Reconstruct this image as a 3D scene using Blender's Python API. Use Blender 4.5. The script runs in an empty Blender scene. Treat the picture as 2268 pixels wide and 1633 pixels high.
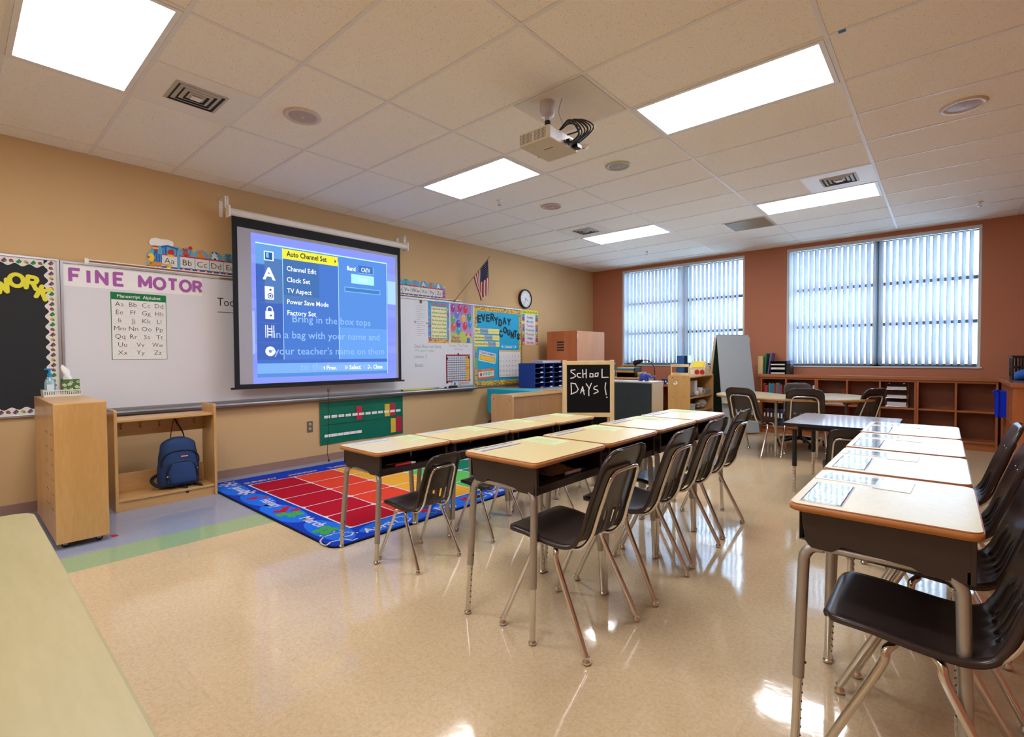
import bpy, bmesh, math, random
from mathutils import Vector, Matrix, Quaternion
random.seed(7)
PI = math.pi
SC = bpy.context.scene
COL = SC.collection

# ---------------------------------------------------------------- camera
cam = bpy.data.objects.new('camera', bpy.data.cameras.new('camera'))
COL.objects.link(cam)
cam.data.sensor_width = 36.0
cam.data.lens = 36.0 * 1092.53 / 2268.0
cam.data.clip_start = 0.02
_r = Vector((0.75275218, 0.65828052, -0.00555989))
_u = Vector((-0.01156395, 0.02166706, 0.99969836))
_f = Vector((-0.65820243, 0.75246082, -0.02392225))
_m = Matrix((_r, _u, -_f)).transposed().to_4x4()
_m.translation = Vector((5.65, 0.0, 1.257))
cam.matrix_world = _m
SC.camera = cam

# ---------------------------------------------------------------- daylight, exposure
SC.view_settings.view_transform = 'Standard'
SC.view_settings.look = 'None'
SC.view_settings.gamma = 1.0
SC.view_settings.exposure = 0.32
SC.view_settings.use_curve_mapping = False
SKY_STRENGTH = 11.0
CEILING_LAMP = 17.0
wd = bpy.data.worlds.new('overcast_sky'); SC.world = wd
wd.use_nodes = True
_bg = wd.node_tree.nodes['Background']
_bg.inputs[0].default_value = (0.56, 0.75, 1.0, 1)
_bg.inputs[1].default_value = SKY_STRENGTH
try:
    SC.cycles.max_bounces = 8; SC.cycles.diffuse_bounces = 5; SC.cycles.glossy_bounces = 4
    SC.cycles.transparent_max_bounces = 12; SC.cycles.sample_clamp_indirect = 6.0
    SC.cycles.caustics_reflective = False; SC.cycles.caustics_refractive = False
except Exception: pass

# ---------------------------------------------------------------- materials
def lin(h):
    h = h.lstrip('#'); v = [int(h[i:i+2], 16)/255 for i in (0, 2, 4)]
    return tuple((x/12.92 if x <= .04045 else ((x+.055)/1.055)**2.4) for x in v)
MATS = {}
def mat(name, hexc, rough=.5, metal=0., spec=.5, var=.05, scale=14., emit=0., stretch=None, bump=0., coat=0., alpha=1.):
    if name in MATS: return MATS[name]
    m = bpy.data.materials.new(name); m.use_nodes = True; MATS[name] = m
    nt = m.node_tree; N = nt.nodes; L = nt.links
    b = N['Principled BSDF']; c = lin(hexc)
    tc = N.new('ShaderNodeTexCoord'); mp = N.new('ShaderNodeMapping'); no = N.new('ShaderNodeTexNoise')
    L.new(tc.outputs['Object'], mp.inputs[0]); L.new(mp.outputs[0], no.inputs['Vector'])
    if stretch: mp.inputs['Scale'].default_value = stretch
    no.inputs['Scale'].default_value = scale; no.inputs['Detail'].default_value = 3
    rp = N.new('ShaderNodeValToRGB')
    rp.color_ramp.elements[0].position = .3; rp.color_ramp.elements[1].position = .7
    rp.color_ramp.elements[0].color = tuple(max(0, x*(1-var)) for x in c)+(1,)
    rp.color_ramp.elements[1].color = tuple(min(1, x*(1+var)) for x in c)+(1,)
    L.new(no.outputs[0], rp.inputs[0]); L.new(rp.outputs[0], b.inputs['Base Color'])
    b.inputs['Roughness'].default_value = rough; b.inputs['Metallic'].default_value = metal
    b.inputs['Specular IOR Level'].default_value = spec
    if coat: b.inputs['Coat Weight'].default_value = coat; b.inputs['Coat Roughness'].default_value = .08
    if alpha < 1: b.inputs['Alpha'].default_value = alpha
    if emit:
        L.new(rp.outputs[0], b.inputs['Emission Color']); b.inputs['Emission Strength'].default_value = emit
    if bump:
        bp = N.new('ShaderNodeBump'); bp.inputs['Strength'].default_value = bump; bp.inputs['Distance'].default_value = .002
        L.new(no.outputs[0], bp.inputs['Height']); L.new(bp.outputs[0], b.inputs['Normal'])
    return m
def wood(name, a, b_, rough=.35, axis='Z', scale=5., coat=.1):
    if name in MATS: return MATS[name]
    m = bpy.data.materials.new(name); m.use_nodes = True; MATS[name] = m
    nt = m.node_tree; N = nt.nodes; L = nt.links; b = N['Principled BSDF']
    tc = N.new('ShaderNodeTexCoord'); mp = N.new('ShaderNodeMapping')
    st = {'X': (.18, 1, 1), 'Y': (1, .18, 1), 'Z': (1, 1, .18)}[axis]
    mp.inputs['Scale'].default_value = st
    L.new(tc.outputs['Object'], mp.inputs[0])
    n1 = N.new('ShaderNodeTexNoise'); n1.inputs['Scale'].default_value = scale; n1.inputs['Detail'].default_value = 6
    n1.inputs['Distortion'].default_value = 1.2
    n2 = N.new('ShaderNodeTexNoise'); n2.inputs['Scale'].default_value = scale*16; n2.inputs['Detail'].default_value = 2
    L.new(mp.outputs[0], n1.inputs['Vector']); L.new(mp.outputs[0], n2.inputs['Vector'])
    ad = N.new('ShaderNodeMix'); ad.inputs[0].default_value = .3
    L.new(n1.outputs[0], ad.inputs[2]); L.new(n2.outputs[0], ad.inputs[3])
    rp = N.new('ShaderNodeValToRGB'); rp.color_ramp.elements[0].position = .36; rp.color_ramp.elements[1].position = .62
    rp.color_ramp.elements[0].color = lin(a)+(1,); rp.color_ramp.elements[1].color = lin(b_)+(1,)
    L.new(ad.outputs[0], rp.inputs[0]); L.new(rp.outputs[0], b.inputs['Base Color'])
    b.inputs['Roughness'].default_value = rough; b.inputs['Coat Weight'].default_value = coat
    return m
def emitter(name, hexc, strength):
    if name in MATS: return MATS[name]
    m = bpy.data.materials.new(name); m.use_nodes = True; MATS[name] = m
    N = m.node_tree.nodes; L = m.node_tree.links
    N.remove(N['Principled BSDF']); e = N.new('ShaderNodeEmission')
    e.inputs[0].default_value = lin(hexc)+(1,); e.inputs[1].default_value = strength
    L.new(e.outputs[0], N['Material Output'].inputs[0]); return m
def paint(hexc, rough=.6):                       # a plain printed or painted colour
    return mat('print_'+hexc.strip('#'), hexc, rough, var=.03, scale=30, spec=.3)

CHROME = lambda: mat('chrome', '#d6d5d3', .09, 1., var=.02)
STEEL = lambda: mat('silver_paint', '#a9a69e', .38, .75, var=.03)
ALU = lambda: mat('aluminium', '#b4b5b8', .35, .8, var=.03)
BROWN = lambda: mat('brown_plastic', '#2f2523', .27, spec=.5, var=.05, bump=.02)
BLACK = lambda: mat('black_plastic', '#121315', .4, var=.05)
MAPLE = lambda: wood('maple_veneer', '#bf9357', '#cfa468', .33, 'Z', 4.)
MAPLEX = lambda: wood('maple_veneer_long', '#bd9259', '#cca269', .33, 'Y', 4.)
PALEWOOD = lambda: wood('pale_pine', '#d8bd86', '#e4cd9a', .45, 'Z', 6.)
CHERRY = lambda: wood('cherry_veneer', '#97552f', '#a8623a', .35, 'Z', 5.)
CHERRYX = lambda: wood('cherry_veneer_long', '#9a5a33', '#ab663d', .3, 'X', 5.)
WHITE = lambda: mat('white_enamel', '#e6e4de', .4, var=.02)
PAPER = lambda: mat('white_paper', '#e9e8e4', .7, var=.02)

# ---------------------------------------------------------------- mesh builder
_tcache = {}
def text_geo(s, bold=0., res=2):
    k = (s, round(bold, 3), res)
    if k not in _tcache:
        cu = bpy.data.curves.new('t', 'FONT'); cu.body = s; cu.size = 1.; cu.offset = bold; cu.resolution_u = res
        cu.align_x = 'LEFT'
        ob = bpy.data.objects.new('t', cu); me = ob.to_mesh()
        vs = [tuple(v.co) for v in me.vertices]; fs = [tuple(p.vertices) for p in me.polygons]
        ob.to_mesh_clear(); bpy.data.objects.remove(ob); bpy.data.curves.remove(cu)
        _tcache[k] = (vs, fs)
    return _tcache[k]

class MB:
    def __init__(s, off=(0, 0, 0)): s.off = Vector(off); s.v = []; s.f = []; s.m = []; s.sm = []; s.mats = []
    def mi(s, m):
        if m not in s.mats: s.mats.append(m)
        return s.mats.index(m)
    def add(s, vs, fs, m, smooth=False, M=None):
        o = len(s.v); i = s.mi(m)
        s.v += [tuple((M @ Vector(v) if M is not None else Vector(v)) + s.off) for v in vs]
        for f in fs: s.f.append(tuple(o+k for k in f)); s.m.append(i); s.sm.append(smooth)
        return s
    def box(s, x0, y0, z0, x1, y1, z1, m, M=None):
        x0, x1 = min(x0, x1), max(x0, x1); y0, y1 = min(y0, y1), max(y0, y1); z0, z1 = min(z0, z1), max(z0, z1)
        v = [(x0,y0,z0),(x1,y0,z0),(x1,y1,z0),(x0,y1,z0),(x0,y0,z1),(x1,y0,z1),(x1,y1,z1),(x0,y1,z1)]
        return s.add(v, [(3,2,1,0),(4,5,6,7),(0,1,5,4),(1,2,6,5),(2,3,7,6),(3,0,4,7)], m, False, M)
    def rbox(s, x0, y0, z0, x1, y1, z1, r, m, seg=5, M=None):   # box with rounded vertical corners
        return s.prism(rrect(x0, y0, x1, y1, r, seg), z0, z1, m, M=M)
    def prism(s, poly, z0, z1, m, side=None, smooth=False, M=None, bottom=True):
        n = len(poly); v = [(x, y, z0) for x, y in poly] + [(x, y, z1) for x, y in poly]
        s.add(v, [tuple(range(n, 2*n))] + ([tuple(range(n-1, -1, -1))] if bottom else []), m, False, M)
        o = len(s.v)-2*n; i = s.mi(side or m)
        for k in range(n):
            s.f.append((o+k, o+(k+1) % n, o+n+(k+1) % n, o+n+k)); s.m.append(i); s.sm.append(smooth)
        return s
    def flat(s, poly, z, m, M=None):
        return s.add([(x, y, z) for x, y in poly], [tuple(range(len(poly)))], m, False, M)
    def rect(s, x0, y0, x1, y1, z, m, M=None): return s.flat([(x0,y0),(x1,y0),(x1,y1),(x0,y1)], z, m, M)
    def disc(s, x, y, r, z, m, seg=20, ry=None, M=None):
        ry = ry or r
        return s.flat([(x+r*math.cos(2*PI*k/seg), y+ry*math.sin(2*PI*k/seg)) for k in range(seg)], z, m, M)
    def line(s, pts, w, z, m, M=None):               # flat stroke
        for (a, b), (c, d) in zip(pts[:-1], pts[1:]):
            dx, dy = c-a, d-b; l = math.hypot(dx, dy) or 1; nx, ny = -dy/l*w/2, dx/l*w/2; ex, ey = dx/l*w*.3, dy/l*w*.3
            s.flat([(a-ex-nx, b-ey-ny), (c+ex-nx, d+ey-ny), (c+ex+nx, d+ey+ny), (a-ex+nx, b-ey+ny)], z, m, M)
        return s
    def text(s, t, x, y, h, z, m, align='L', bold=0., rot=0., wmax=None, th=0., M=None, res=2, sx=1.):
        vs, fs = text_geo(t, bold, res)
        if not vs: return s
        k = h/.70
        xs = [v[0] for v in vs]; x0, x1 = min(xs), max(xs); w = (x1-x0)*k*sx; kx = k*sx
        if wmax and w > wmax: kx *= wmax/w; w = wmax
        ox = {'L': 0, 'C': -w/2, 'R': -w}[align]; cr, sr = math.cos(rot), math.sin(rot)
        out = []
        for v in vs:
            a = (v[0]-x0)*kx+ox; b = v[1]*k
            out.append((x+a*cr-b*sr, y+a*sr+b*cr, z))
        s.add(out, fs, m, False, M)
        if th:                                       # cut-out letters with thickness
            edges = {}
            for f in fs:
                for a, b in zip(f, f[1:]+f[:1]): edges[(a, b)] = edges.get((a, b), 0)+1
            rim = [e for e in edges if (e[1], e[0]) not in edges]
            n = len(out)
            s.add(out+[(a, b, c-th) for a, b, c in out], [(b, a, a+n, b+n) for a, b in rim], m, False, M)
        return s
    def tube(s, pts, r, m, seg=10, closed=False, caps=True):
        P = [Vector(p) for p in pts]; n = len(P)
        R = r if isinstance(r, (list, tuple)) else [r]*n
        T = []
        for i in range(n):
            a = P[i-1] if (i > 0 or closed) else P[i]; b = P[(i+1) % n] if (i < n-1 or closed) else P[i]
            T.append((b-a).normalized())
        q = Vector((0, 0, 1)) if abs(T[0].z) < .9 else Vector((1, 0, 0))
        nrm = (q - T[0]*q.dot(T[0])).normalized(); vs = []; fs = []
        for i in range(n):
            if i: nrm = (nrm - T[i]*nrm.dot(T[i])).normalized()
            bi = T[i].cross(nrm)
            for k in range(seg):
                a = 2*PI*k/seg; vs.append(tuple(P[i] + (nrm*math.cos(a)+bi*math.sin(a))*R[i]))
        for i in range(n if closed else n-1):
            for k in range(seg):
                a, b = i*seg+k, i*seg+(k+1) % seg; c, d = ((i+1) % n)*seg+(k+1) % seg, ((i+1) % n)*seg+k
                fs.append((a, b, c, d))
        s.add(vs, fs, m, True)
        if caps and not closed:
            s.add(vs[:seg], [tuple(range(seg-1, -1, -1))], m); s.add(vs[-seg:], [tuple(range(seg))], m)
        return s
    def cyl(s, a, b, r, m, r2=None, seg=16): return s.tube([a, b], [r, r if r2 is None else r2], m, seg)
    def lathe(s, prof, m, c=(0, 0, 0), seg=20, M=None, smooth=True):   # prof: (radius, z)
        vs = []; fs = []; n = len(prof)
        for k in range(seg):
            a = 2*PI*k/seg
            for r, z in prof: vs.append((c[0]+r*math.cos(a), c[1]+r*math.sin(a), c[2]+z))
        for k in range(seg):
            for i in range(n-1):
                a, b = k*n+i, ((k+1) % seg)*n+i
                fs.append((a, b, b+1, a+1))
        return s.add(vs, fs, m, smooth, M)
    def ball(s, c, r, m, sx=1, sy=1, sz=1, seg=14, ring=8):
        vs = []; fs = []
        for i in range(ring+1):
            t = PI*i/ring
            for k in range(seg):
                a = 2*PI*k/seg
                vs.append((c[0]+r*sx*math.sin(t)*math.cos(a), c[1]+r*sy*math.sin(t)*math.sin(a), c[2]-r*sz*math.cos(t)))
        for i in range(ring):
            for k in range(seg): fs.append((i*seg+k, i*seg+(k+1) % seg, (i+1)*seg+(k+1) % seg, (i+1)*seg+k))
        return s.add(vs, fs, m, True)
    def build(s, name, parent=None, bevel=0., solid=0., subd=0, merge=False):
        me = bpy.data.meshes.new(name); me.from_pydata(s.v, [], s.f)
        for m in s.mats: me.materials.append(m)
        me.polygons.foreach_set('material_index', s.m); me.polygons.foreach_set('use_smooth', s.sm)
        if merge:
            bm = bmesh.new(); bm.from_mesh(me); bmesh.ops.remove_doubles(bm, verts=bm.verts, dist=1e-5); bm.to_mesh(me); bm.free()
        me.update()
        o = bpy.data.objects.new(name, me); COL.objects.link(o)
        if parent is not None: o.parent = parent
        if solid:
            k = o.modifiers.new('solid', 'SOLIDIFY'); k.thickness = abs(solid); k.offset = -1 if solid > 0 else 1
        if subd: k = o.modifiers.new('subd', 'SUBSURF'); k.levels = subd; k.render_levels = subd
        if bevel:
            k = o.modifiers.new('bevel', 'BEVEL'); k.width = bevel; k.segments = 2; k.limit_method = 'ANGLE'; k.angle_limit = .7
        return o
STROKES = {'F': (.62, [[(0,0),(0,1),(.6,1)],[(0,.5),(.5,.5)]]), 'I': (.02, [[(0,0),(0,1)]]), 'N': (.66, [[(0,0),(0,1),(.65,0),(.65,1)]]), 'E': (.6, [[(.6,0),(0,0),(0,1),(.6,1)],[(0,.52),(.5,.52)]]),
 'M': (.82, [[(0,0),(0,1),(.41,.25),(.82,1),(.82,0)]]), 'O': (.84, [[(.42+.42*math.cos(2*PI*k/20), .5+.5*math.sin(2*PI*k/20)) for k in range(21)]]), 'T': (.7, [[(0,1),(.7,1)],[(.35,1),(.35,0)]]),
 'R': (.62, [[(0,0),(0,1),(.36,1),(.52,.94),(.58,.77),(.52,.58),(.36,.5),(0,.5)],[(.34,.5),(.62,0)]]), 'W': (.86, [[(0,1),(.2,0),(.43,.72),(.66,0),(.86,1)]]), 'K': (.62, [[(0,0),(0,1)],[(.58,1),(0,.42)],[(.17,.57),(.62,0)]]),
 'V': (.66, [[(0,1),(.33,0),(.66,1)]]), 'Y': (.66, [[(0,1),(.33,.5),(.66,1)],[(.33,.5),(.33,0)]]), 'D': (.62, [[(0,0),(0,1),(.3,1),(.52,.86),(.62,.5),(.52,.14),(.3,0),(0,0)]]), 'A': (.68, [[(0,0),(.34,1),(.68,0)],[(.14,.34),(.54,.34)]]),
 'C': (.68, [[(.66,.8),(.5,.96),(.33,1),(.12,.88),(0,.5),(.12,.12),(.33,0),(.5,.04),(.66,.2)]]), 'U': (.62, [[(0,1),(0,.3),(.1,.08),(.31,0),(.52,.08),(.62,.3),(.62,1)]]), 'S': (.58, [[(.55,.82),(.42,.97),(.2,.98),(.04,.82),(.08,.62),(.29,.5),(.5,.38),(.56,.18),(.4,.03),(.16,.02),(.02,.18)]])}
def stroke_word(b, s, x, y, h, w, z, m, rot=0., gap=.3, th=0.):      # block capitals drawn with a broad stroke
    cx = 0; c_, s_ = math.cos(rot), math.sin(rot); z_ = z
    for ch in s:
        adv, paths = STROKES[ch]
        for p in paths:
            P = [(x+(cx+a*h)*c_-q*h*s_, y+(cx+a*h)*s_+q*h*c_) for a, q in p]
            for (a, c), (d, e) in zip(P[:-1], P[1:]):
                dx, dy = d-a, e-c; l = math.hypot(dx, dy) or 1; nx, ny = -dy/l*w/2, dx/l*w/2
                q = [(a-nx, c-ny), (d-nx, e-ny), (d+nx, e+ny), (a+nx, c+ny)]
                z_ += 4e-5; (b.prism(q, z-th, z_, m, bottom=False) if th else b.flat(q, z_, m))
            for k, (a, c) in enumerate(P):
                o_ = [(a+w/2*math.cos(2*PI*j/10), c+w/2*math.sin(2*PI*j/10)) for j in range(10)]
                z_ += 4e-5
                if th: b.prism(o_, z-th, z_, m, bottom=False)
                elif 0 < k < len(P)-1: b.flat(o_, z_, m)
        cx += (adv+gap)*h
    return b
def rrect(x0, y0, x1, y1, r, seg=5):
    p = []
    for cx, cy, a0 in ((x1-r, y0+r, -PI/2), (x1-r, y1-r, 0), (x0+r, y1-r, PI/2), (x0+r, y0+r, PI)):
        for k in range(seg+1):
            a = a0 + PI/2*k/seg; p.append((cx+r*math.cos(a), cy+r*math.sin(a)))
    return p
def arc(cx, cy, r, a0, a1, n): return [(cx+r*math.cos(a0+(a1-a0)*k/n), cy+r*math.sin(a0+(a1-a0)*k/n)) for k in range(n+1)]
def smooth_path(pts, n=6):                            # Catmull-Rom through points
    P = [Vector(p) for p in pts]; out = []
    for i in range(len(P)-1):
        a = P[max(i-1, 0)]; b = P[i]; c = P[i+1]; d = P[min(i+2, len(P)-1)]
        for k in range(n):
            t = k/n; t2 = t*t; t3 = t2*t
            out.append(.5*((2*b)+(c-a)*t+(2*a-5*b+4*c-d)*t2+(3*b-a-3*c+d)*t3))
    out.append(P[-1]); return [tuple(p) for p in out]

# ---------------------------------------------------------------- things
def tag(o, label, cat, group=None, kind=None):
    if label: o['label'] = label
    if cat: o['category'] = cat
    if group: o['group'] = group
    if kind: o['kind'] = kind
    return o
def thing(name, label, cat, loc=(0, 0, 0), rz=0., group=None):
    o = bpy.data.objects.new(name, None); COL.objects.link(o); o.empty_display_size = .1
    o.location = loc; o.rotation_euler = (0, 0, rz); return tag(o, label, cat, group)
WALL_L = Matrix(((0, 0, 1), (1, 0, 0), (0, 1, 0)))      # local x -> +Y, y -> +Z, z -> +X (left wall)
WALL_B = Matrix(((1, 0, 0), (0, 0, -1), (0, 1, 0)))     # local x -> +X, y -> +Z, z -> -Y (window wall)
def place(o, loc, R3=None):
    o.location = loc
    if R3 is not None: o.rotation_euler = R3.to_euler()
    return o
def wall_thing(name, label, cat, y, z, x=.0, group=None):
    return place(thing(name, label, cat, group=group), (x, y, z), WALL_L)
def struct(o): o['kind'] = 'structure'; return o
def clone(o, parent=None):
    c = o.copy(); COL.objects.link(c)
    if parent is not None: c.parent = parent
    for ch in list(o.children): clone(ch, c)
    return c
# ================================================================ the room
XR, YB, YF, ZC = 6.95, 9.1, -3.2, 3.05
gx = lambda i: 2.693+1.2192*i
gy = lambda j: 1.463+.6096*j

def floor_material():
    m = bpy.data.materials.new('waxed_vinyl_tile'); m.use_nodes = True
    nt = m.node_tree; N = nt.nodes; L = nt.links; b = N['Principled BSDF']
    def math_(op, a, bb=None, c=None):
        n = N.new('ShaderNodeMath'); n.operation = op
        for k, v in enumerate((a, bb, c)):
            if v is None: continue
            if isinstance(v, (int, float)): n.inputs[k].default_value = v
            else: L.new(v, n.inputs[k])
        return n.outputs[0]
    def mix(f, a, c):
        n = N.new('ShaderNodeMix'); n.data_type = 'RGBA'
        for k, v in ((0, f), (6, a), (7, c)):
            if isinstance(v, tuple): n.inputs[k].default_value = v
            elif isinstance(v, (int, float)): n.inputs[k].default_value = v
            else: L.new(v, n.inputs[k])
        return n.outputs[2]
    tc = N.new('ShaderNodeTexCoord'); sp = N.new('ShaderNodeSeparateXYZ'); L.new(tc.outputs['Object'], sp.inputs[0])
    x, y = sp.outputs[0], sp.outputs[1]
    T = .3048
    tx, ty = math_('DIVIDE', math_('ADD', x, .03), T), math_('DIVIDE', y, T)
    cb = N.new('ShaderNodeCombineXYZ'); L.new(math_('FLOOR', tx), cb.inputs[0]); L.new(math_('FLOOR', ty), cb.inputs[1])
    wn = N.new('ShaderNodeTexWhiteNoise'); L.new(cb.outputs[0], wn.inputs[0])
    n1 = N.new('ShaderNodeTexNoise'); n1.inputs['Scale'].default_value = 70; n1.inputs['Detail'].default_value = 5; n1.inputs['Distortion'].default_value = .8
    L.new(tc.outputs['Object'], n1.inputs['Vector'])
    r = N.new('ShaderNodeValToRGB'); L.new(n1.outputs[0], r.inputs[0])
    e = r.color_ramp.elements; e[0].position = .34; e[1].position = .62
    e[0].color = lin('#c6ad86')+(1,); e[1].color = lin('#d0bb98')+(1,)
    beige = r.outputs[0]
    tone = math_('MULTIPLY_ADD', wn.outputs[0], .06, .97)
    sc = N.new('ShaderNodeVectorMath'); sc.operation = 'SCALE'; L.new(beige, sc.inputs[0]); L.new(tone, sc.inputs['Scale'])
    green = mix(n1.outputs[0], lin('#86a27c')+(1,), lin('#9ab78e')+(1,))
    blue = mix(n1.outputs[0], lin('#878fa6')+(1,), lin('#9ba3b8')+(1,))
    c1 = mix(math_('LESS_THAN', x, 1.80), sc.outputs[0], green)
    c2 = mix(math_('LESS_THAN', x, 1.494), c1, blue)
    gxx = math_('ABSOLUTE', math_('SUBTRACT', math_('FRACT', tx), .5)); gyy = math_('ABSOLUTE', math_('SUBTRACT', math_('FRACT', ty), .5))
    joint = math_('GREATER_THAN', math_('MAXIMUM', gxx, gyy), .4975)
    c3 = mix(math_('MULTIPLY', joint, .25), c2, lin('#8a7350')+(1,))
    L.new(c3, b.inputs['Base Color'])
    n2 = N.new('ShaderNodeTexNoise'); n2.inputs['Scale'].default_value = 3.5; n2.inputs['Detail'].default_value = 4
    L.new(tc.outputs['Object'], n2.inputs['Vector'])
    L.new(math_('MULTIPLY_ADD', n2.outputs[0], .08, .035), b.inputs['Roughness'])
    b.inputs['Specular IOR Level'].default_value = .55
    n3 = N.new('ShaderNodeTexNoise'); n3.inputs['Scale'].default_value = 9; n3.inputs['Detail'].default_value = 3
    L.new(tc.outputs['Object'], n3.inputs['Vector'])
    bp = N.new('ShaderNodeBump'); bp.inputs['Strength'].default_value = .05; bp.inputs['Distance'].default_value = .01
    L.new(n3.outputs[0], bp.inputs['Height']); L.new(bp.outputs[0], b.inputs['Normal'])
    return m
def tile_material():
    m = bpy.data.materials.new('mineral_fibre_tile'); m.use_nodes = True
    nt = m.node_tree; N = nt.nodes; L = nt.links; b = N['Principled BSDF']
    tc = N.new('ShaderNodeTexCoord'); n1 = N.new('ShaderNodeTexNoise'); n1.inputs['Scale'].default_value = 210; n1.inputs['Detail'].default_value = 1
    L.new(tc.outputs['Object'], n1.inputs['Vector'])
    r = N.new('ShaderNodeValToRGB'); L.new(n1.outputs[0], r.inputs[0])
    e = r.color_ramp.elements; e[0].position = .27; e[1].position = .33
    e[0].color = lin('#a3977f')+(1,); e[1].color = lin('#f3ede0')+(1,)
    L.new(r.outputs[0], b.inputs['Base Color']); b.inputs['Roughness'].default_value = .9; b.inputs['Specular IOR Level'].default_value = .1
    return m
TILE = tile_material()
struct(MB().box(-.2, YF-.2, -.1, XR+.2, YB+.2, 0, floor_material()).build('floor'))
ceil = struct(MB().box(-.2, YF-.2, ZC, XR+.2, YB+.2, ZC+.1, TILE).build('ceiling'))
GRID = mat('grid_enamel', '#e3e0da', .5, var=.02)
g = MB()
for i in range(-2, 4):
    if 0 < gx(i) < XR: g.box(gx(i)-.012, YF, ZC-.004, gx(i)+.012, YB, ZC, GRID)
for j in range(-8, 14):
    if YF < gy(j) < YB: g.box(0, gy(j)-.012, ZC-.0035, XR, gy(j)+.012, ZC, GRID)
g.box(0, YF, ZC-.004, .02, YB, ZC, GRID); g.box(0, YB-.02, ZC-.004, XR, YB, ZC, GRID)
o = g.build('ceiling_grid', ceil)
TAN = mat('tan_wall_paint', '#c9a878', .7, var=.015, scale=3, spec=.25)
RUST = mat('rust_wall_paint', '#b4765b', .7, var=.02, scale=3, spec=.25)
struct(MB().box(-.15, YF, 0, 0, YB, ZC, TAN).build('wall_left'))
struct(MB().box(XR, YF, 0, XR+.15, YB, ZC, RUST).build('wall_right'))
struct(MB().box(-.15, YF-.15, 0, XR+.15, YF, ZC, TAN).build('wall_front'))
W1, W2 = (.70, 3.045), (3.70, 6.02); SILL, HEAD = 1.085, 2.985
w = MB()
Y1 = YB+.2
w.box(-.15, YB, 0, XR+.15, Y1, SILL, RUST); w.box(-.15, YB, HEAD, XR+.15, Y1, ZC, RUST)
for a, b_ in ((-.15, W1[0]), (W1[1], W2[0]), (W2[1], XR+.15)): w.box(a, YB, SILL, b_, Y1, HEAD, RUST)
struct(w.build('wall_back'))
MAUVE = mat('mauve_rubber_base', '#927468', .5, var=.03)
struct(MB().box(0, YF, 0, .008, YB, .085, MAUVE).build('baseboard_left'))
struct(MB().box(0, YB-.008, 0, .9, YB, .085, MAUVE).build('baseboard_back'))

# ---------------------------------------------------------------- windows and blinds
def pane_material():
    m = bpy.data.materials.new('window_glass'); m.use_nodes = True
    N = m.node_tree.nodes; L = m.node_tree.links; N.remove(N['Principled BSDF'])
    t = N.new('ShaderNodeBsdfTransparent'); t.inputs[0].default_value = (.93, .97, 1, 1)
    gl = N.new('ShaderNodeBsdfGlossy'); gl.inputs['Roughness'].default_value = .02
    fr = N.new('ShaderNodeFresnel'); fr.inputs[0].default_value = 1.45
    mx = N.new('ShaderNodeMixShader'); L.new(fr.outputs[0], mx.inputs[0]); L.new(t.outputs[0], mx.inputs[1]); L.new(gl.outputs[0], mx.inputs[2])
    L.new(mx.outputs[0], N['Material Output'].inputs[0]); return m
def vane_material():
    m = bpy.data.materials.new('blind_vane_vinyl'); m.use_nodes = True
    N = m.node_tree.nodes; L = m.node_tree.links; N.remove(N['Principled BSDF'])
    d = N.new('ShaderNodeBsdfDiffuse'); t = N.new('ShaderNodeBsdfTranslucent')
    n = N.new('ShaderNodeTexNoise'); n.inputs['Scale'].default_value = 40
    r = N.new('ShaderNodeValToRGB'); r.color_ramp.elements[0].color = (.82, .84, .86, 1); r.color_ramp.elements[1].color = (.87, .89, .91, 1)
    L.new(n.outputs[0], r.inputs[0]); L.new(r.outputs[0], d.inputs[0]); L.new(r.outputs[0], t.inputs[0])
    mx = N.new('ShaderNodeMixShader'); mx.inputs[0].default_value = .58
    L.new(d.outputs[0], mx.inputs[1]); L.new(t.outputs[0], mx.inputs[2]); L.new(mx.outputs[0], N['Material Output'].inputs[0]); return m
PANE, VANE = pane_material(), vane_material()
TEAL = mat('teal_window_frame', '#4a7186', .5, var=.03)
BLINDW = mat('blind_rail_white', '#cfd3d6', .45, var=.02)
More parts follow.
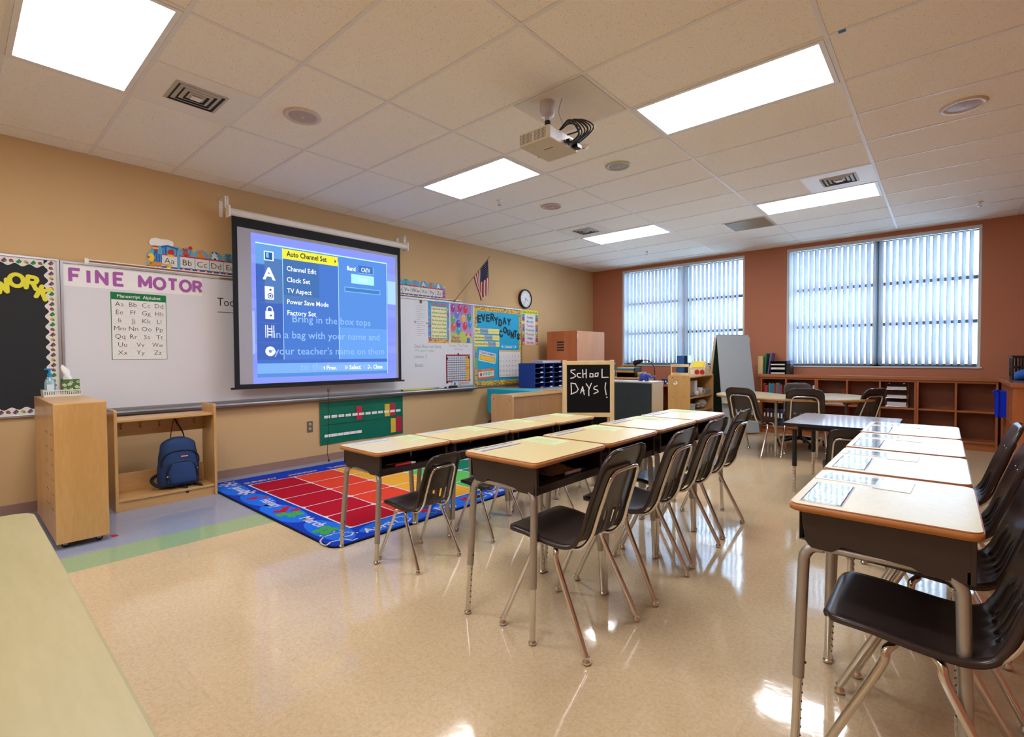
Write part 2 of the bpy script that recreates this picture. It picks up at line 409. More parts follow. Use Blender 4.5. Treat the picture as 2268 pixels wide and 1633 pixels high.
def window(name, x0, x1, mull, blabel, slant):
    t = struct(bpy.data.objects.new(name, None)); COL.objects.link(t); t.location = (x0, YB, SILL)
    W, H = x1-x0, HEAD-SILL; f = MB()
    ya, yb = .11, .17
    for a, b_ in ((0, .03), (W-.03, W)): f.box(a, .0, 0, b_, yb, H, BLINDW)
    f.box(0, ya, 0, W, yb, .04, TEAL); f.box(0, ya, H-.05, W, yb, H, TEAL)
    f.box(mull-x0-.05, ya, 0, mull-x0+.05, yb, H, TEAL)
    for z in (1.71, 2.31): f.box(0, ya+.01, z-SILL-.025, W, yb-.01, z-SILL+.025, TEAL)
    f.build('window_frame', t)
    MB().box(.01, .137, .01, W-.01, .143, H-.01, PANE).build('pane', t)
    MB().box(-.02, -.015, -.022, W+.02, .11, 0, BLINDW).build('window_sill', t, bevel=.003)
    b = thing('vertical_blind', blabel, 'window blind', (x0, YB, SILL), group=None)
    MB().box(.004, -.012, H-.05, W-.004, .035, H-.002, BLINDW).build('head_rail', b, bevel=.004)
    MB().tube([(.03, -.016, H-.05), (.03, -.016, .5)], .004, BLINDW, 6).build('control_wand', b)
    n = int((W-.02)/.075); first = None
    a = math.radians(slant)
    prof = [(-.0445+.089*k/6, .006*(1-((k-3)/3)**2)) for k in range(7)]
    v = MB(); hgt = H-.075
    for k in range(6):
        (p, q), (p2, q2) = prof[k], prof[k+1]
        v.add([(p, q, 0), (p2, q2, 0), (p2, q2, hgt), (p, q, hgt)], [(0, 1, 2, 3)], VANE, True)
    for k in range(n):
        if first is None: first = v.build('vane', b, solid=.0012); ob = first
        else: ob = first.copy(); COL.objects.link(ob); ob.parent = b
        ob.location = (.045+.075*k, .02, .022); ob.rotation_euler = (0, 0, a+random.uniform(-.05, .05))
    for ob in b.children:                                   # a few vanes hang nearly shut beside each mullion and jamb
        if ob.name.startswith('vane') and ((abs(ob.location.x-(mull-x0)) < .05 and slant > 60) or ob.location.x < .08): ob.rotation_euler.z = math.radians(14)
window('window_1', *W1, 1.963, 'white vertical blind over the window nearer the room corner, beside the orange locker', 76)
window('window_2', *W2, 4.886, 'white vertical blind over the right window, above the long low bookcase', 57)

# ---------------------------------------------------------------- ceiling lights
LENS = emitter('lamp_diffuser', '#f6f6fb', CEILING_LAMP)
def ceiling_light(i, j, label):
    t = thing('ceiling_light', label, 'ceiling light', (gx(i+.5), gy(j+.5), ZC), group='recessed troffer lights')
    f = MB(); a, b_ = .594, .29
    for s in (-1, 1):
        f.box(-a, s*b_, -.007, a, s*(b_-.028), -.001, WHITE()); f.box(s*a, -b_+.028, -.007, s*(a-.028), b_-.028, -.001, WHITE())
    f.build('frame', t)
    MB().box(-a+.028, -b_+.028, -.005, a-.028, b_-.028, -.002, LENS).build('diffuser', t)
for i, j, l in ((-1, -2, 'lit ceiling panel in the near left corner, above the black bulletin board'),
                (1, 3, 'largest lit ceiling panel on the right, nearest the projector cables'),
                (-1, 3, 'lit ceiling panel left of the projector, in front of the screen'),
                (-1, 8, 'lit ceiling panel at the far left, in front of the corner window'),
                (1, 8, 'lit ceiling panel at the far right beside a square air vent'),
                (1, -2, 'lit ceiling panel overhead of the nearest desks, out of frame'),
                (-1, -7, 'lit ceiling panel at the rear left of the room, out of frame'),
                (1, -7, 'lit ceiling panel at the rear right of the room, out of frame')): ceiling_light(i, j, l)

# ---------------------------------------------------------------- things in the ceiling
DARK = mat('dark_gap', '#2b2a2a', .8, var=.03)
def vent(x, y, label, pw=.595, pd=.595, m=None):
    m = m or mat('vent_enamel', '#ebe5d9', .45, var=.02)
    t = thing('ceiling_vent', label, 'air vent', (x, y, ZC), group='square ceiling air vents')
    a = pw/2; f = MB(); f.box(-a, -a, -.006, a, a, -.001, m); f.build('face_plate', t)
    l = MB(); l.rect(-.155, -.155, .155, .155, -.0065, DARK, M=Matrix.Diagonal((1, -1, 1, 1)))
    for k in range(4):                                      # nested square louvres, each a sloping ring
        o_ = .158-.036*k; q = o_-.021
        for s in range(4):
            R = Matrix.Rotation(s*PI/2, 4, 'Z')
            l.add([(-o_, -o_, -.0072), (o_, -o_, -.0072), (q, -q, -.0125), (-q, -q, -.0125)], [(3, 2, 1, 0), (0, 1, 2, 3)], m, M=R)
    l.box(-.03, -.03, -.02, .03, .03, -.016, m); l.build('louvre', t)
vent(1.779, gy(-.5), 'square ceiling vent beside the near left lit panel')
vent(gx(1.75), gy(7.5), 'square ceiling vent against the far right lit panel')
vent(gx(-.74), gy(7.5), 'square ceiling vent against the far left lit panel')
t = thing('return_air_grille', 'beige slatted air grille in the ceiling between the two far light panels', 'air grille', (gx(.77), gy(9.5), ZC))
f = MB(); CRM = mat('grille_cream', '#b9a98a', .5, var=.03)
f.box(-.28, -.28, -.007, .28, .28, -.001, CRM); f.build('frame', t)
f = MB()
for k in range(14): f.box(-.25, -.25+.036*k, -.014, .25, -.25+.036*k+.018, -.006, mat('grille_slat', '#a08e6c', .5))
f.build('slat_panel', t)
def speaker(x, y, label, r=.11, hexc='#d3c4b6', inner='#b3a396'):
    t = thing('ceiling_speaker', label, 'ceiling speaker', (x, y, ZC), group='round ceiling speakers')
    m1, m2 = mat('speaker_rim_'+hexc[1:], hexc, .45), mat('speaker_mesh_'+inner[1:], inner, .5, var=.2, scale=220)
    MB().lathe([(r*.72, -.004), (r*.78, -.012), (r*.93, -.012), (r, -.003), (r, 0)], m1, seg=36).build('rim', t)
    b = MB(); b.lathe([(.0, -.010), (r*.5, -.009), (r*.74, -.004)], m2, seg=36); b.lathe([(0, -.013), (.012, -.012), (.013, -.008)], m1, seg=12); b.build('grille', t)
speaker(2.053, 1.77, 'round ceiling speaker nearest the left wall, in front of the pulled-down screen', .135)
speaker(5.737, 4.853, 'round ceiling speaker at the right edge of the picture', .135)
speaker(2.11, 4.784, 'round ceiling speaker between the screen light panel and the far left vent', .125, '#c9b6ab', '#b29d92')
speaker(3.324, 4.192, 'greenish flat round ceiling speaker right of the projector', .12, '#b9b7a4', '#9f9f8c')
def sprinkler(x, y, label):
    t = thing('sprinkler_head', label, 'sprinkler', (x, y, ZC), group='ceiling sprinkler heads')
    MB().lathe([(.035, 0), (.034, -.004), (.012, -.008), (.008, -.03)], WHITE(), seg=16).build('escutcheon', t)
    MB().tube([(-.012, 0, -.02), (-.014, 0, -.04), (0, 0, -.055), (.014, 0, -.04), (.012, 0, -.02)], .0025, CHROME(), 6).lathe([(0, -.058), (.02, -.056), (.022, -.052)], CHROME(), seg=14).build('deflector', t)
sprinkler(1.797, 4.201, 'small sprinkler head behind the light panel left of the projector')
sprinkler(1.808, 7.936, 'small sprinkler head in front of the corner window')
sprinkler(5.95, 8.033, 'small sprinkler head above the right window')
t = thing('occupancy_sensor', 'small white round sensor dome on the ceiling behind the projector', 'sensor', (3.305, 3.612, ZC))
MB().lathe([(.055, 0), (.054, -.008), (.03, -.022), (0, -.026)], WHITE(), seg=24).build('dome', t)
MB().lathe([(.012, -.024), (0, -.03)], mat('sensor_lens', '#8f877c', .3), c=(.02, -.01, 0), seg=12).build('lens', t)
tag(MB().box(5.19, gy(3)-.013, ZC-.006, 5.225, gy(3)+.013, ZC-.0036, paint('#2f5f9e')).build('tape_marker'), 'small blue tape marker stuck on a ceiling grid bar', 'tape')

# ---------------------------------------------------------------- projector
t = thing('projector', 'beige ceiling projector with a bundle of black cables behind it', 'projector', (3.625, 2.705, 2.65), rz=.0)
PB = mat('projector_case', '#c4baa6', .45, var=.03); PV = mat('projector_vent', '#3e3a34', .6)
b = MB(); b.rbox(-.125, -.165, 0, .125, .165, .085, .012, PB); b.build('body', t, bevel=.006)
for x0, x1 in ((-.11, -.01), (.005, .105)):
    b = MB(); b.box(x0, -.1657, .010, x1-.001, -.1651, .076, PB)
    n = int((x1-x0)/.011)
    for k in range(n):
        for q in range(7): b.box(x0+.011*k, -.1665, .012+.009*q, x0+.011*k+.006, -.164, .017+.009*q, PV)
    b.build('side_vent', t)
b = MB(); b.box(.124, -.15, .01, .1262, .15, .075, mat('projector_port_panel', '#b9c0c4', .35))
for k in range(9): b.box(.125, .0+.015*k, .015+.01*(k % 3), .1275, .011+.015*k, .035+.008*(k % 3), [PV, paint('#e8e8ea'), paint('#2a4fa0')][k % 3])
b.build('port_panel', t)
MB().cyl((-.125, .08, .045), (-.15, .08, .045), .035, BLACK(), .03, 20).lathe([(0, 0), (.02, .003), (.026, 0)], mat('lens_glass', '#20262e', .05), c=(0, 0, 0), M=Matrix.Translation((-.151, .08, .045)) @ Matrix.Rotation(-PI/2, 4, 'Y')).build('lens', t)
b = MB(); b.box(-.02, -.03, -.0006, .055, -.022, .0, PV); b.build('nameplate', t)
b = MB(); b.box(-.07, -.11, .085, .07, .12, .095, BLACK()); b.tube([(-.05, .0, .09), (-.095, .115, .10)], .006, BLACK()); b.cyl((-.095, .115, .09), (-.095, .115, .265), .021, BLACK(), seg=18); b.tube([(.06, -.05, .09), (-.09, .1, .11)], .007, BLACK()); b.build('mount_bracket', t)
b = MB(); b.cyl((-.095, .115, .262), (-.095, .115, .34), .019, mat('mount_pole_white', '#c8c6cf', .4), seg=18)
b.lathe([(.0, .29), (.045, .30), (.055, .33), (.055, .395)], mat('mount_pole_white', '#c8c6cf', .4), c=(-.095, .115, 0), seg=24); b.build('mount_pole', t)
MB().box(gx(.5)-3.625+.015, gy(2)-2.705+.015, .394, gx(1)-3.625-.015, gy(3)-2.705-.015, .3995, mat('mount_plate', '#e2d9c8', .25, var=.03)).build('mount_plate', t)
b = MB(); rnd = random.Random(3)
for k in range(6):
    z = .02+.006*k; y = .02+.02*k
    b.tube(smooth_path([(.126, y, z+.01), (.16, y+.01, z), (.21+.01*k, y+.03, .07+.012*k), (.17, y-.02, .15+.008*k), (.06, .04, .13), (-.05, .09, .15)], 7), .0045 if k % 3 else .007, BLACK(), 7)
b.tube(smooth_path([(.09, .02, .12), (.13, .06, .16), (.19, .08, .13), (.21, .04, .08), (.15, 0, .06)], 7), .005, BLACK(), 7)
b.tube(smooth_path([(-.05, .09, .12), (.02, .13, .2), (.0, .12, .3), (.02, .13, .39)], 6), .006, mat('mount_pole_white', '#c8c6cf', .4), 7)
b.box(.128, .10, .012, .165, .15, .035, BLACK()); b.box(.128, .02, .03, .155, .05, .045, BLACK()); b.build('cable_bundle', t)
# ================================================================ on the left wall (coordinates: along the wall, height, out of the wall)
def WT(name, label, cat, y, z, x=0., group=None):
    t = wall_thing(name, label, cat, y, z, x, group)
    return t, (lambda: MB((-y, -z, -x)))
INK, GREY = paint('#1d1d20'), paint('#8d8d90')
# ---- whiteboard
t, B = WT('whiteboard', 'long white marker board with an aluminium frame behind the projection screen', 'whiteboard', .645, .735)
BOARD = mat('marker_board_enamel', '#d9dadd', .22, var=.012, scale=2, spec=.5)
B().box(.645, .80, .002, 5.515, 2.09, .014, BOARD).build('panel', t)
b = B()
for z0, z1 in ((.79, .815), (2.075, 2.095)): b.box(.64, z0, .0, 5.52, z1, .024, ALU())
for y in (.64, 5.50): b.box(y, .8, 0, y+.02, 2.09, .024, ALU())
b.box(3.06, .815, .0, 3.066, 2.075, .0155, GREY); b.build('frame', t, bevel=.002)
b = B(); b.add([(.645, .80, .0), (.645, .735, .0), (.645, .752, .085), (.645, .772, .092), (.645, .785, .085), (.645, .79, .02)] + [(5.515, .80, .0), (5.515, .735, .0), (5.515, .752, .085), (5.515, .772, .092), (5.515, .785, .085), (5.515, .79, .02)],
      [(k, (k+1) % 6, 6+(k+1) % 6, 6+k) for k in range(6)] + [(5, 4, 3, 2, 1, 0), (6, 7, 8, 9, 10, 11)], mat('tray_aluminium', '#8e8f90', .4, .7)); b.build('marker_tray', t)
b = B(); b.box(.82, 2.095, .0, 5.27, 2.128, .02, WHITE()); b.box(.83, 2.104, .02, 5.26, 2.119, .0215, mat('cork_strip', '#8a5a3a', .9, var=.2, scale=90)); b.box(.80, 2.088, 0, .825, 2.135, .028, WHITE()); b.build('map_rail', t)
b = B(); b.text("Today's", 1.84, 1.80, .085, .0146, INK, wmax=.3); b.line([(1.84, 1.735), (2.1, 1.735)], .006, .0146, INK); b.build('handwriting', t)
b = B(); b.text('Dear Boys and Girls,', 4.35, 1.39, .05, .0146, paint('#8a8f9e'), wmax=.5); b.text('We learn today', 4.35, 1.335, .04, .0146, paint('#8fae9c'), wmax=.46); b.build('handwriting', t)
b = B(); b.text('Lesson: 2', 4.35, 1.245, .05, .0146, paint('#7d83a8'), wmax=.22); b.build('handwriting', t)
b = B(); b.text('Books:', 4.36, 1.12, .05, .0146, paint('#7d83a8'), wmax=.15); b.build('handwriting', t)
b = B(); b.text('Count The Days', 5.0, 1.415, .045, .0146, paint('#b98f8f'), wmax=.4); b.text('of School', 5.1, 1.365, .035, .0146, paint('#b98f8f')); b.build('handwriting', t)

# ---- sign FINE MOTOR
t, B = WT('paper_sign', 'white paper strip reading FINE MOTOR in purple capitals at the top of the whiteboard', 'sign', .66, 1.885, .014)
b = B(); b.box(.66, 1.885, .0142, 1.70, 2.062, .0152, PAPER()); PUR = paint('#a55ba6')
stroke_word(b, 'FINE', .705, 1.925, .105, .027, .0156, PUR, gap=.52); stroke_word(b, 'MOTOR', 1.19, 1.922, .10, .027, .0156, PUR, gap=.30); b.build('paper_strip', t)

# ---- manuscript alphabet poster
t, B = WT('alphabet_poster', 'white Manuscript Alphabet poster with a green heading stuck on the whiteboard', 'poster', .97, 1.245, .014)
b = B(); GRN = paint('#12763f'); b.box(.972, 1.25, .0142, 1.394, 1.862, .0156, paint('#e2e2de'))
b.rect(.972, 1.795, 1.394, 1.862, .0160, GRN); b.rect(.972, 1.25, .978, 1.8, .0160, GRN); b.rect(1.39, 1.25, 1.394, 1.8, .0160, GRN); b.rect(.972, 1.25, 1.394, 1.253, .0160, GRN)
b.text('Manuscript  Alphabet', 1.185, 1.815, .028, .0164, PAPER(), 'C', .01, wmax=.33)
for r, row in enumerate((('Aa', 'Bb', 'Cc', 'Dd'), ('Ee', 'Ff', 'Gg', 'Hh'), ('Ii', 'Jj', 'Kk', 'Ll'), ('Mm', 'Nn', 'Oo', 'Pp'), ('Qq', 'Rr', 'Ss', 'Tt'), ('Uu', 'Vv', 'Ww'), ('Xx', 'Yy', 'Zz'))):
    yy = 1.735-.0735*r
    b.rect(.985, yy-.012, 1.385, yy-.011, .0160, paint('#b9c4be'))
    for k, s in enumerate(row):
        b.text(s, .985+(.4/len(row))*(k+.5), yy, .042, .0164, INK, 'C', -.012, wmax=.085)
b.build('poster_sheet', t)

# ---- alphabet train
t, B = WT('alphabet_train_banner', 'cut-out paper train carrying the alphabet along the rail above the whiteboard', 'wall banner', 1.24, 2.128, .002)
BLU, LBL, RED, YEL, ORG = paint('#1f5fae'), paint('#5fa8cf'), paint('#c5252c'), paint('#e9c53a'), paint('#e08a32')
B = lambda: MB((-1.24, -2.128, 0))
z0, z1, z2, z3, z4 = .003, .0045, .0052, .0060, .0068
b = B()
smoke = [(1.28, 2.33), (1.27, 2.36), (1.285, 2.39), (1.32, 2.405), (1.37, 2.40), (1.42, 2.405), (1.465, 2.39), (1.47, 2.36), (1.45, 2.34)]
body = [(1.245, 2.13), (1.245, 2.165), (1.275, 2.18), (1.25, 2.21), (1.255, 2.25), (1.285, 2.275), (1.30, 2.33)]+smoke[1:]+[(1.515, 2.345), (1.515, 2.13)]
b.prism(body[:7]+body[7:], 0, z0, LBL); b.flat(smoke, z1, PAPER())
b.rect(1.31, 2.255, 1.335, 2.31, z2, BLU); b.rect(1.30, 2.30, 1.345, 2.315, z3, YEL); b.rect(1.305, 2.315, 1.34, 2.328, z3, RED); b.rect(1.305, 2.285, 1.34, 2.296, z3, RED)
b.rect(1.30, 2.18, 1.37, 2.255, z2, BLU)
for k in range(3): b.rect(1.318+.018*k, 2.18, 1.323+.018*k, 2.255, z3, LBL)
b.disc(1.285, 2.215, .026, z3, YEL, ry=.042); b.disc(1.265, 2.215, .010, z4, RED)
b.flat([(1.245, 2.135), (1.31, 2.135), (1.30, 2.175), (1.275, 2.175)], z2, YEL)
for k in range(4): b.line([(1.257+.013*k, 2.137), (1.28+.006*k, 2.172)], .004, z3, INK)
b.rect(1.245, 2.128, 1.31, 2.137, z3, RED); b.rect(1.30, 2.145, 1.37, 2.178, z2, ORG)
b.rect(1.37, 2.145, 1.495, 2.25, z2, paint('#dcdbd6')); b.rect(1.37, 2.25, 1.495, 2.26, z3, RED); b.rect(1.37, 2.13, 1.495, 2.147, z2, BLU)
b.flat([(1.365, 2.335), (1.42, 2.352), (1.505, 2.332), (1.505, 2.315), (1.42, 2.335), (1.37, 2.318)], z3, BLU); b.rect(1.395, 2.26, 1.408, 2.335, z3, BLU); b.rect(1.378, 2.26, 1.384, 2.335, z3, BLU); b.rect(1.488, 2.26, 1.494, 2.325, z3, BLU)
b.disc(1.445, 2.285, .028, z3, RED); b.disc(1.455, 2.308, .011, z4, GRN, ry=.006); b.disc(1.44, 2.252, .027, z4, YEL, ry=.012)
b.text('Aa', 1.43, 2.175, .055, z4, INK, 'C', -.012); b.disc(1.425, 2.148, .024, z3, INK); b.disc(1.425, 2.148, .021, z4, YEL); b.line([(1.37, 2.165), (1.42, 2.148)], .012, z4+.0006, ORG)
for x in (1.318, 1.352): b.disc(x, 2.135, .012, z3, paint('#7a2b3a')); b.disc(x, 2.135, .008, z4, paint('#d9a79b'))
b.build('engine_card', t)
beasts = {'B': ['#b5533a', '#c5252c'], 'C': ['#d9862f', '#d9862f'], 'D': ['#dedede', '#1b1b1f'], 'E': ['#5c7d84', '#46646b'], 'U': ['#c88', '#c05060'], 'V': ['#3aa6a0', '#2f5f4a'], 'W': ['#7f98a5', '#d4572f'], 'X': ['#d8d8d2', '#34383c'], 'Y': ['#c98052', '#d9602f'], 'Z': ['#dfe6ea', '#c0392b']}
def car(ch, y0, y1):
    c = B(); w = y1-y0; m = (y0+y1)/2; a, b2 = (paint(h if len(h) == 7 else '#cc8888') for h in beasts[ch])
    c.box(y0, 2.14, 0, y1, 2.262, z0, paint('#dcdbd6'))
    c.prism([(y0+.005, 2.262), (y1-.005, 2.262), (y1-.006, 2.31), (y1-.03, 2.34), (m, 2.352), (y0+.03, 2.345), (y0+.006, 2.315)], 0, z0, LBL)
    c.rect(y0, 2.256, y1, 2.268, z2, RED); c.rect(y0, 2.13, y1, 2.15, z2, BLU); c.rect(y0, 2.13, y0+.006, 2.26, z2, LBL)
    for q in (.25, .77):
        c.prism([(y0+w*q+.017*math.cos(2*PI*k/16), 2.136+.017*math.sin(2*PI*k/16)) for k in range(16)], 0, z3, paint('#7a2b3a')); c.disc(y0+w*q, 2.136, .011, z4, paint('#d9a79b'))
    c.disc(m-.01, 2.285, .03, z2, a, ry=.022); c.disc(m-.015, 2.318, .022, z3, a); c.disc(m-.03, 2.335, .008, z3, b2); c.disc(m+.002, 2.336, .008, z3, b2)
    c.disc(m-.022, 2.321, .003, z4, INK); c.disc(m-.008, 2.321, .003, z4, INK); c.disc(m-.01, 2.275, .014, z4, b2, ry=.008)
    if ch == 'B': c.disc(m+.03, 2.352, .018, z3, RED); c.line([(m+.03, 2.334), (m+.025, 2.28)], .002, z3, INK)
    if ch in 'CWY': c.line([(m+.02, 2.27), (m+.045, 2.29), (m+.038, 2.335)], .006, z3, a)
    c.text(ch+ch.lower(), m, 2.175, .058, z4, INK, 'C', -.012, wmax=w*.9); c.build('car_card', t)
for k, ch in enumerate('BCDE'): car(ch, 1.515+.129*k, 1.515+.129*(k+1))
for ch, a, b2 in (('U', 4.03, 4.16), ('V', 4.16, 4.30), ('W', 4.30, 4.47), ('X', 4.47, 4.61), ('Y', 4.61, 4.75), ('Z', 4.75, 4.885)): car(ch, a, b2)
c = B(); c.box(4.885, 2.13, 0, 4.94, 2.29, z0, paint('#8d7fb5')); c.rect(4.885, 2.20, 4.94, 2.215, z2, RED); c.rect(4.885, 2.15, 4.94, 2.165, z2, RED); c.disc(4.925, 2.30, .018, z2, paint('#d9c98a')); c.build('caboose_card', t)

# ---- projection screen
t, B = WT('projection_screen', 'pulled-down projection screen showing a blue television channel menu', 'projection screen', 1.90, .93, .1)
b = B(); prof = arc(.175, 2.745, .042, 0, 2*PI, 22)[:-1]
vs = [(1.905, z, x) for x, z in prof]+[(4.10, z, x) for x, z in prof]; n = len(prof)
b.add(vs, [(k, (k+1) % n, n+(k+1) % n, n+k) for k in range(n)], mat('screen_case', '#dcd6cc', .4), True); b.add(vs[:n], [tuple(range(n-1, -1, -1))], WHITE()); b.add(vs[n:], [tuple(range(n))], WHITE())
b.box(1.895, 2.69, .128, 1.91, 2.80, .222, WHITE()); b.box(4.095, 2.69, .128, 4.11, 2.80, .222, WHITE()); b.build('case', t)
for y in (1.875, 4.07):
    b = B(); b.box(y, 2.72, 0.0, y+.035, 2.90, .006, WHITE()); b.box(y, 2.885, .0, y+.035, 2.895, .17, WHITE()); b.box(y, 2.78, .164, y+.035, 2.90, .17, WHITE())
    for k in range(5): b.disc(y+.0175, 2.80+.02*k, .005, .1705, DARK, 8)
    b.build('bracket', t)
FAB = mat('screen_fabric', '#a3a3ac', .8, var=.01)
b = B(); b.box(1.925, .955, .196, 3.985, 2.705, .199, mat('screen_border', '#07080b', .8)); b.rect(1.975, .985, 3.94, 2.605, .1995, FAB); b.build('sheet', t)
def glow(h, s=1.0): return emitter('projected_'+h[1:], h, s)
b = B(); e = .0002; zz = [.1998+e*k for k in range(9)]
b.rect(2.105, .985, 3.905, 2.57, zz[0], glow('#8795f5', .92))
for k in range(10):                                          # horizontal bands of the picture's own background
    y_ = 1.0+.157*k; b.rect(2.105, y_, 3.905, y_+.05+.02*(k % 3), zz[0]+.0001, glow(('#8a98f7', '#8493f4', '#8d9ef7')[k % 3], .92))
b.rect(3.78, 1.95, 3.905, 2.25, zz[1], glow('#a9d3f7', .95)); b.rect(2.105, 1.3, 2.13, 1.75, zz[1], glow('#a3b5fb', .95))
b.rect(2.15, 1.05, 3.77, 2.48, zz[1], glow('#5c94e0', .85))
b.rect(2.15, 2.26, 2.43, 2.46, zz[2], glow('#6fa6e6', .85)); b.rect(2.15, 1.24, 2.43, 2.25, zz[2], glow('#486bc2', .82)); b.rect(2.43, 1.24, 3.09, 2.46, zz[2], glow('#507ed4', .85))
b.rect(2.43, 1.95, 2.85, 2.34, zz[2]+.0001, glow('#4d79bd', .8)); b.rect(2.24, 1.85, 2.84, 2.33, zz[2]+.00005, glow('#5a84c2', .8))
b.rect(3.09, 1.24, 3.77, 2.46, zz[2], glow('#5c92e2', .9)); b.rect(3.09, 1.24, 3.77, 1.62, zz[2]+.0001, glow('#6ba2ee', .9))
b.rect(2.15, 1.09, 3.77, 1.20, zz[2], glow('#7fb0f2', .92)); b.rect(2.15, 1.20, 3.77, 1.24, zz[2], glow('#4f74cc', .85))
LC = glow('#b9ecfb', 1.0); W_ = glow('#f4f8fb', 1.05)
b.rect(2.15, 2.466, 3.77, 2.48, zz[3], LC); b.rect(2.428, 1.24, 2.433, 2.46, zz[3], LC); b.rect(3.088, 1.24, 3.094, 2.4, zz[3], LC); b.rect(3.765, 1.05, 3.771, 2.48, zz[3], LC)
b.rect(2.43, 2.345, 3.085, 2.455, zz[4], glow('#e6e23c', 1.0)); DK = glow('#1c2a55', .8)
b.text('Auto Channel Set', 2.475, 2.378, .056, zz[5], DK, bold=.022, wmax=.47); b.flat([(3.045, 2.375), (3.062, 2.40), (3.045, 2.425)], zz[5], DK)
for k, s in enumerate(('Channel Edit', 'Clock Set', 'TV Aspect', 'Power Save Mode', 'Factory Set')):
    b.text(s, 2.475, 2.218-.1215*k, .052, zz[5], W_, bold=.012, wmax=(.34, .265, .28, .485, .33)[k])
b.text('Band', 3.205, 2.318, .05, zz[5], W_, bold=.02, wmax=.115); b.rect(3.36, 2.30, 3.57, 2.395, zz[3], glow('#4a78c8', .85)); b.rect(3.566, 2.30, 3.57, 2.395, zz[4], LC); b.rect(3.36, 2.30, 3.57, 2.304, zz[4], LC)
b.text('CATV', 3.40, 2.32, .052, zz[5], W_, bold=.015, wmax=.125); b.rect(3.26, 2.165, 3.58, 2.28, zz[3], glow('#a7e6fb', 1.0)); b.text('Start', 3.42, 2.197, .05, zz[5], glow('#d6fbff', 1.05), 'C', .015, wmax=.13)
b.rect(3.17, 2.055, 3.67, 2.115, zz[3], glow('#8fc1f0', .95)); b.rect(3.178, 2.063, 3.662, 2.107, zz[4], glow('#4a86cc', .85))
GH = glow('#8fb8f4', 1.0)
for s, x0, x1, y_ in (('Bring in the box tops', 2.53, 3.57, 1.655), ('in a bag with your name and', 2.325, 3.76, 1.475), ("your teacher's name on them", 2.325, 3.77, 1.295), ('to the front office', 2.61, 3.46, 1.115)):
    b.text(s, x0, y_, .082, zz[4], GH, bold=.004, wmax=x1-x0)
b.flat([(2.885, 1.14), (2.905, 1.165), (2.905, 1.115)], zz[6], W_); b.text('Prev.', 2.925, 1.115, .05, zz[6], W_, bold=.022, wmax=.13)
b.disc(3.18, 1.14, .02, zz[6], W_); b.disc(3.18, 1.14, .015, zz[7], glow('#7fb0f2', .92)); b.disc(3.18, 1.14, .006, zz[8], W_); b.text('Select', 3.22, 1.115, .05, zz[6], W_, bold=.022, wmax=.155)
b.line([(3.475, 1.16), (3.495, 1.16), (3.505, 1.13)], .008, zz[6], W_); b.disc(3.482, 1.125, .011, zz[6], W_); b.disc(3.52, 1.125, .008, zz[6], W_); b.text('Close', 3.555, 1.115, .05, zz[6], W_, bold=.022, wmax=.135)
ic = 2.285
b.rect(ic-.05, 2.30, ic+.05, 2.40, zz[4], W_); b.rect(ic-.04, 2.31, ic+.038, 2.39, zz[5], glow('#2f66a8', .8)); b.rect(ic-.03, 2.33, ic+.0, 2.385, zz[6], glow('#7fc0e8', .9))
b.text('A', ic, 2.10, .125, zz[5], W_, 'C', .03)
b.rect(ic-.047, 1.885, ic+.047, 2.025, zz[4], W_); b.disc(ic+.01, 1.925, .03, zz[5], glow('#3c62b4', .8)); b.disc(ic+.01, 1.925, .021, zz[6], W_); b.disc(ic+.01, 1.925, .012, zz[7], glow('#3c62b4', .8)); b.disc(ic+.012, 1.99, .012, zz[5], glow('#3c62b4', .8))
b.rect(ic-.045, 1.675, ic+.045, 1.76, zz[4], W_); b.flat(arc(ic, 1.78, .034, 0, PI, 10)+arc(ic, 1.78, .022, PI, 0, 10), zz[4], W_); b.rect(ic-.034, 1.755, ic-.022, 1.782, zz[4], W_); b.rect(ic+.022, 1.755, ic+.034, 1.782, zz[4], W_); b.disc(ic+.012, 1.715, .011, zz[5], glow('#3c62b4', .8))
for x in (-.045, -.025, .02, .04): b.rect(ic+x-.004, 1.475, ic+x+.004, 1.61, zz[4], W_)
b.rect(ic-.03, 1.565, ic+.025, 1.575, zz[4], W_); b.rect(ic-.03, 1.50, ic+.025, 1.512, zz[4], W_); b.rect(ic-.02, 1.535, ic+.03, 1.545, zz[4], W_)
b.disc(ic, 1.33, .052, zz[4], W_, 26); b.disc(ic, 1.33, .018, zz[5], glow('#6f96e0', .85)); b.flat([(ic, 1.33), (ic+.035, 1.36), (ic+.045, 1.33)], zz[5], glow('#b9d7f7', .95))
for y_ in (2.05, 1.845, 1.63, 1.42): b.rect(2.18, y_, 2.39, y_+.004, zz[4], glow('#5f7fd0', .85))
b.build('projected_image', t)
b = B(); b.box(1.89, .935, .188, 4.03, .957, .208, mat('screen_bar', '#16191d', .35)); b.box(3.86, .94, .208, 3.92, .947, .2085, paint('#a04030')); b.build('bottom_bar', t, bevel=.004)
b = B(); b.tube([(2.935, .935, .2), (2.915, .925, .2), (2.95, .905, .2), (2.93, .885, .2), (2.955, .925, .2), (2.935, .935, .2)], .0025, CHROME(), 6); b.tube([(2.937, .89, .2), (2.939, .85, .2)], .006, BLACK(), 8)
b.tube(smooth_path([(2.939, .85, .2), (2.938, .6, .2), (2.932, .35, .2), (2.92, .14, .2), (2.935, .06, .2)], 5), .003, BLACK(), 6); b.ball((2.936, .045, .2), .011, BLACK(), sy=1.6); b.build('pull_cord', t)

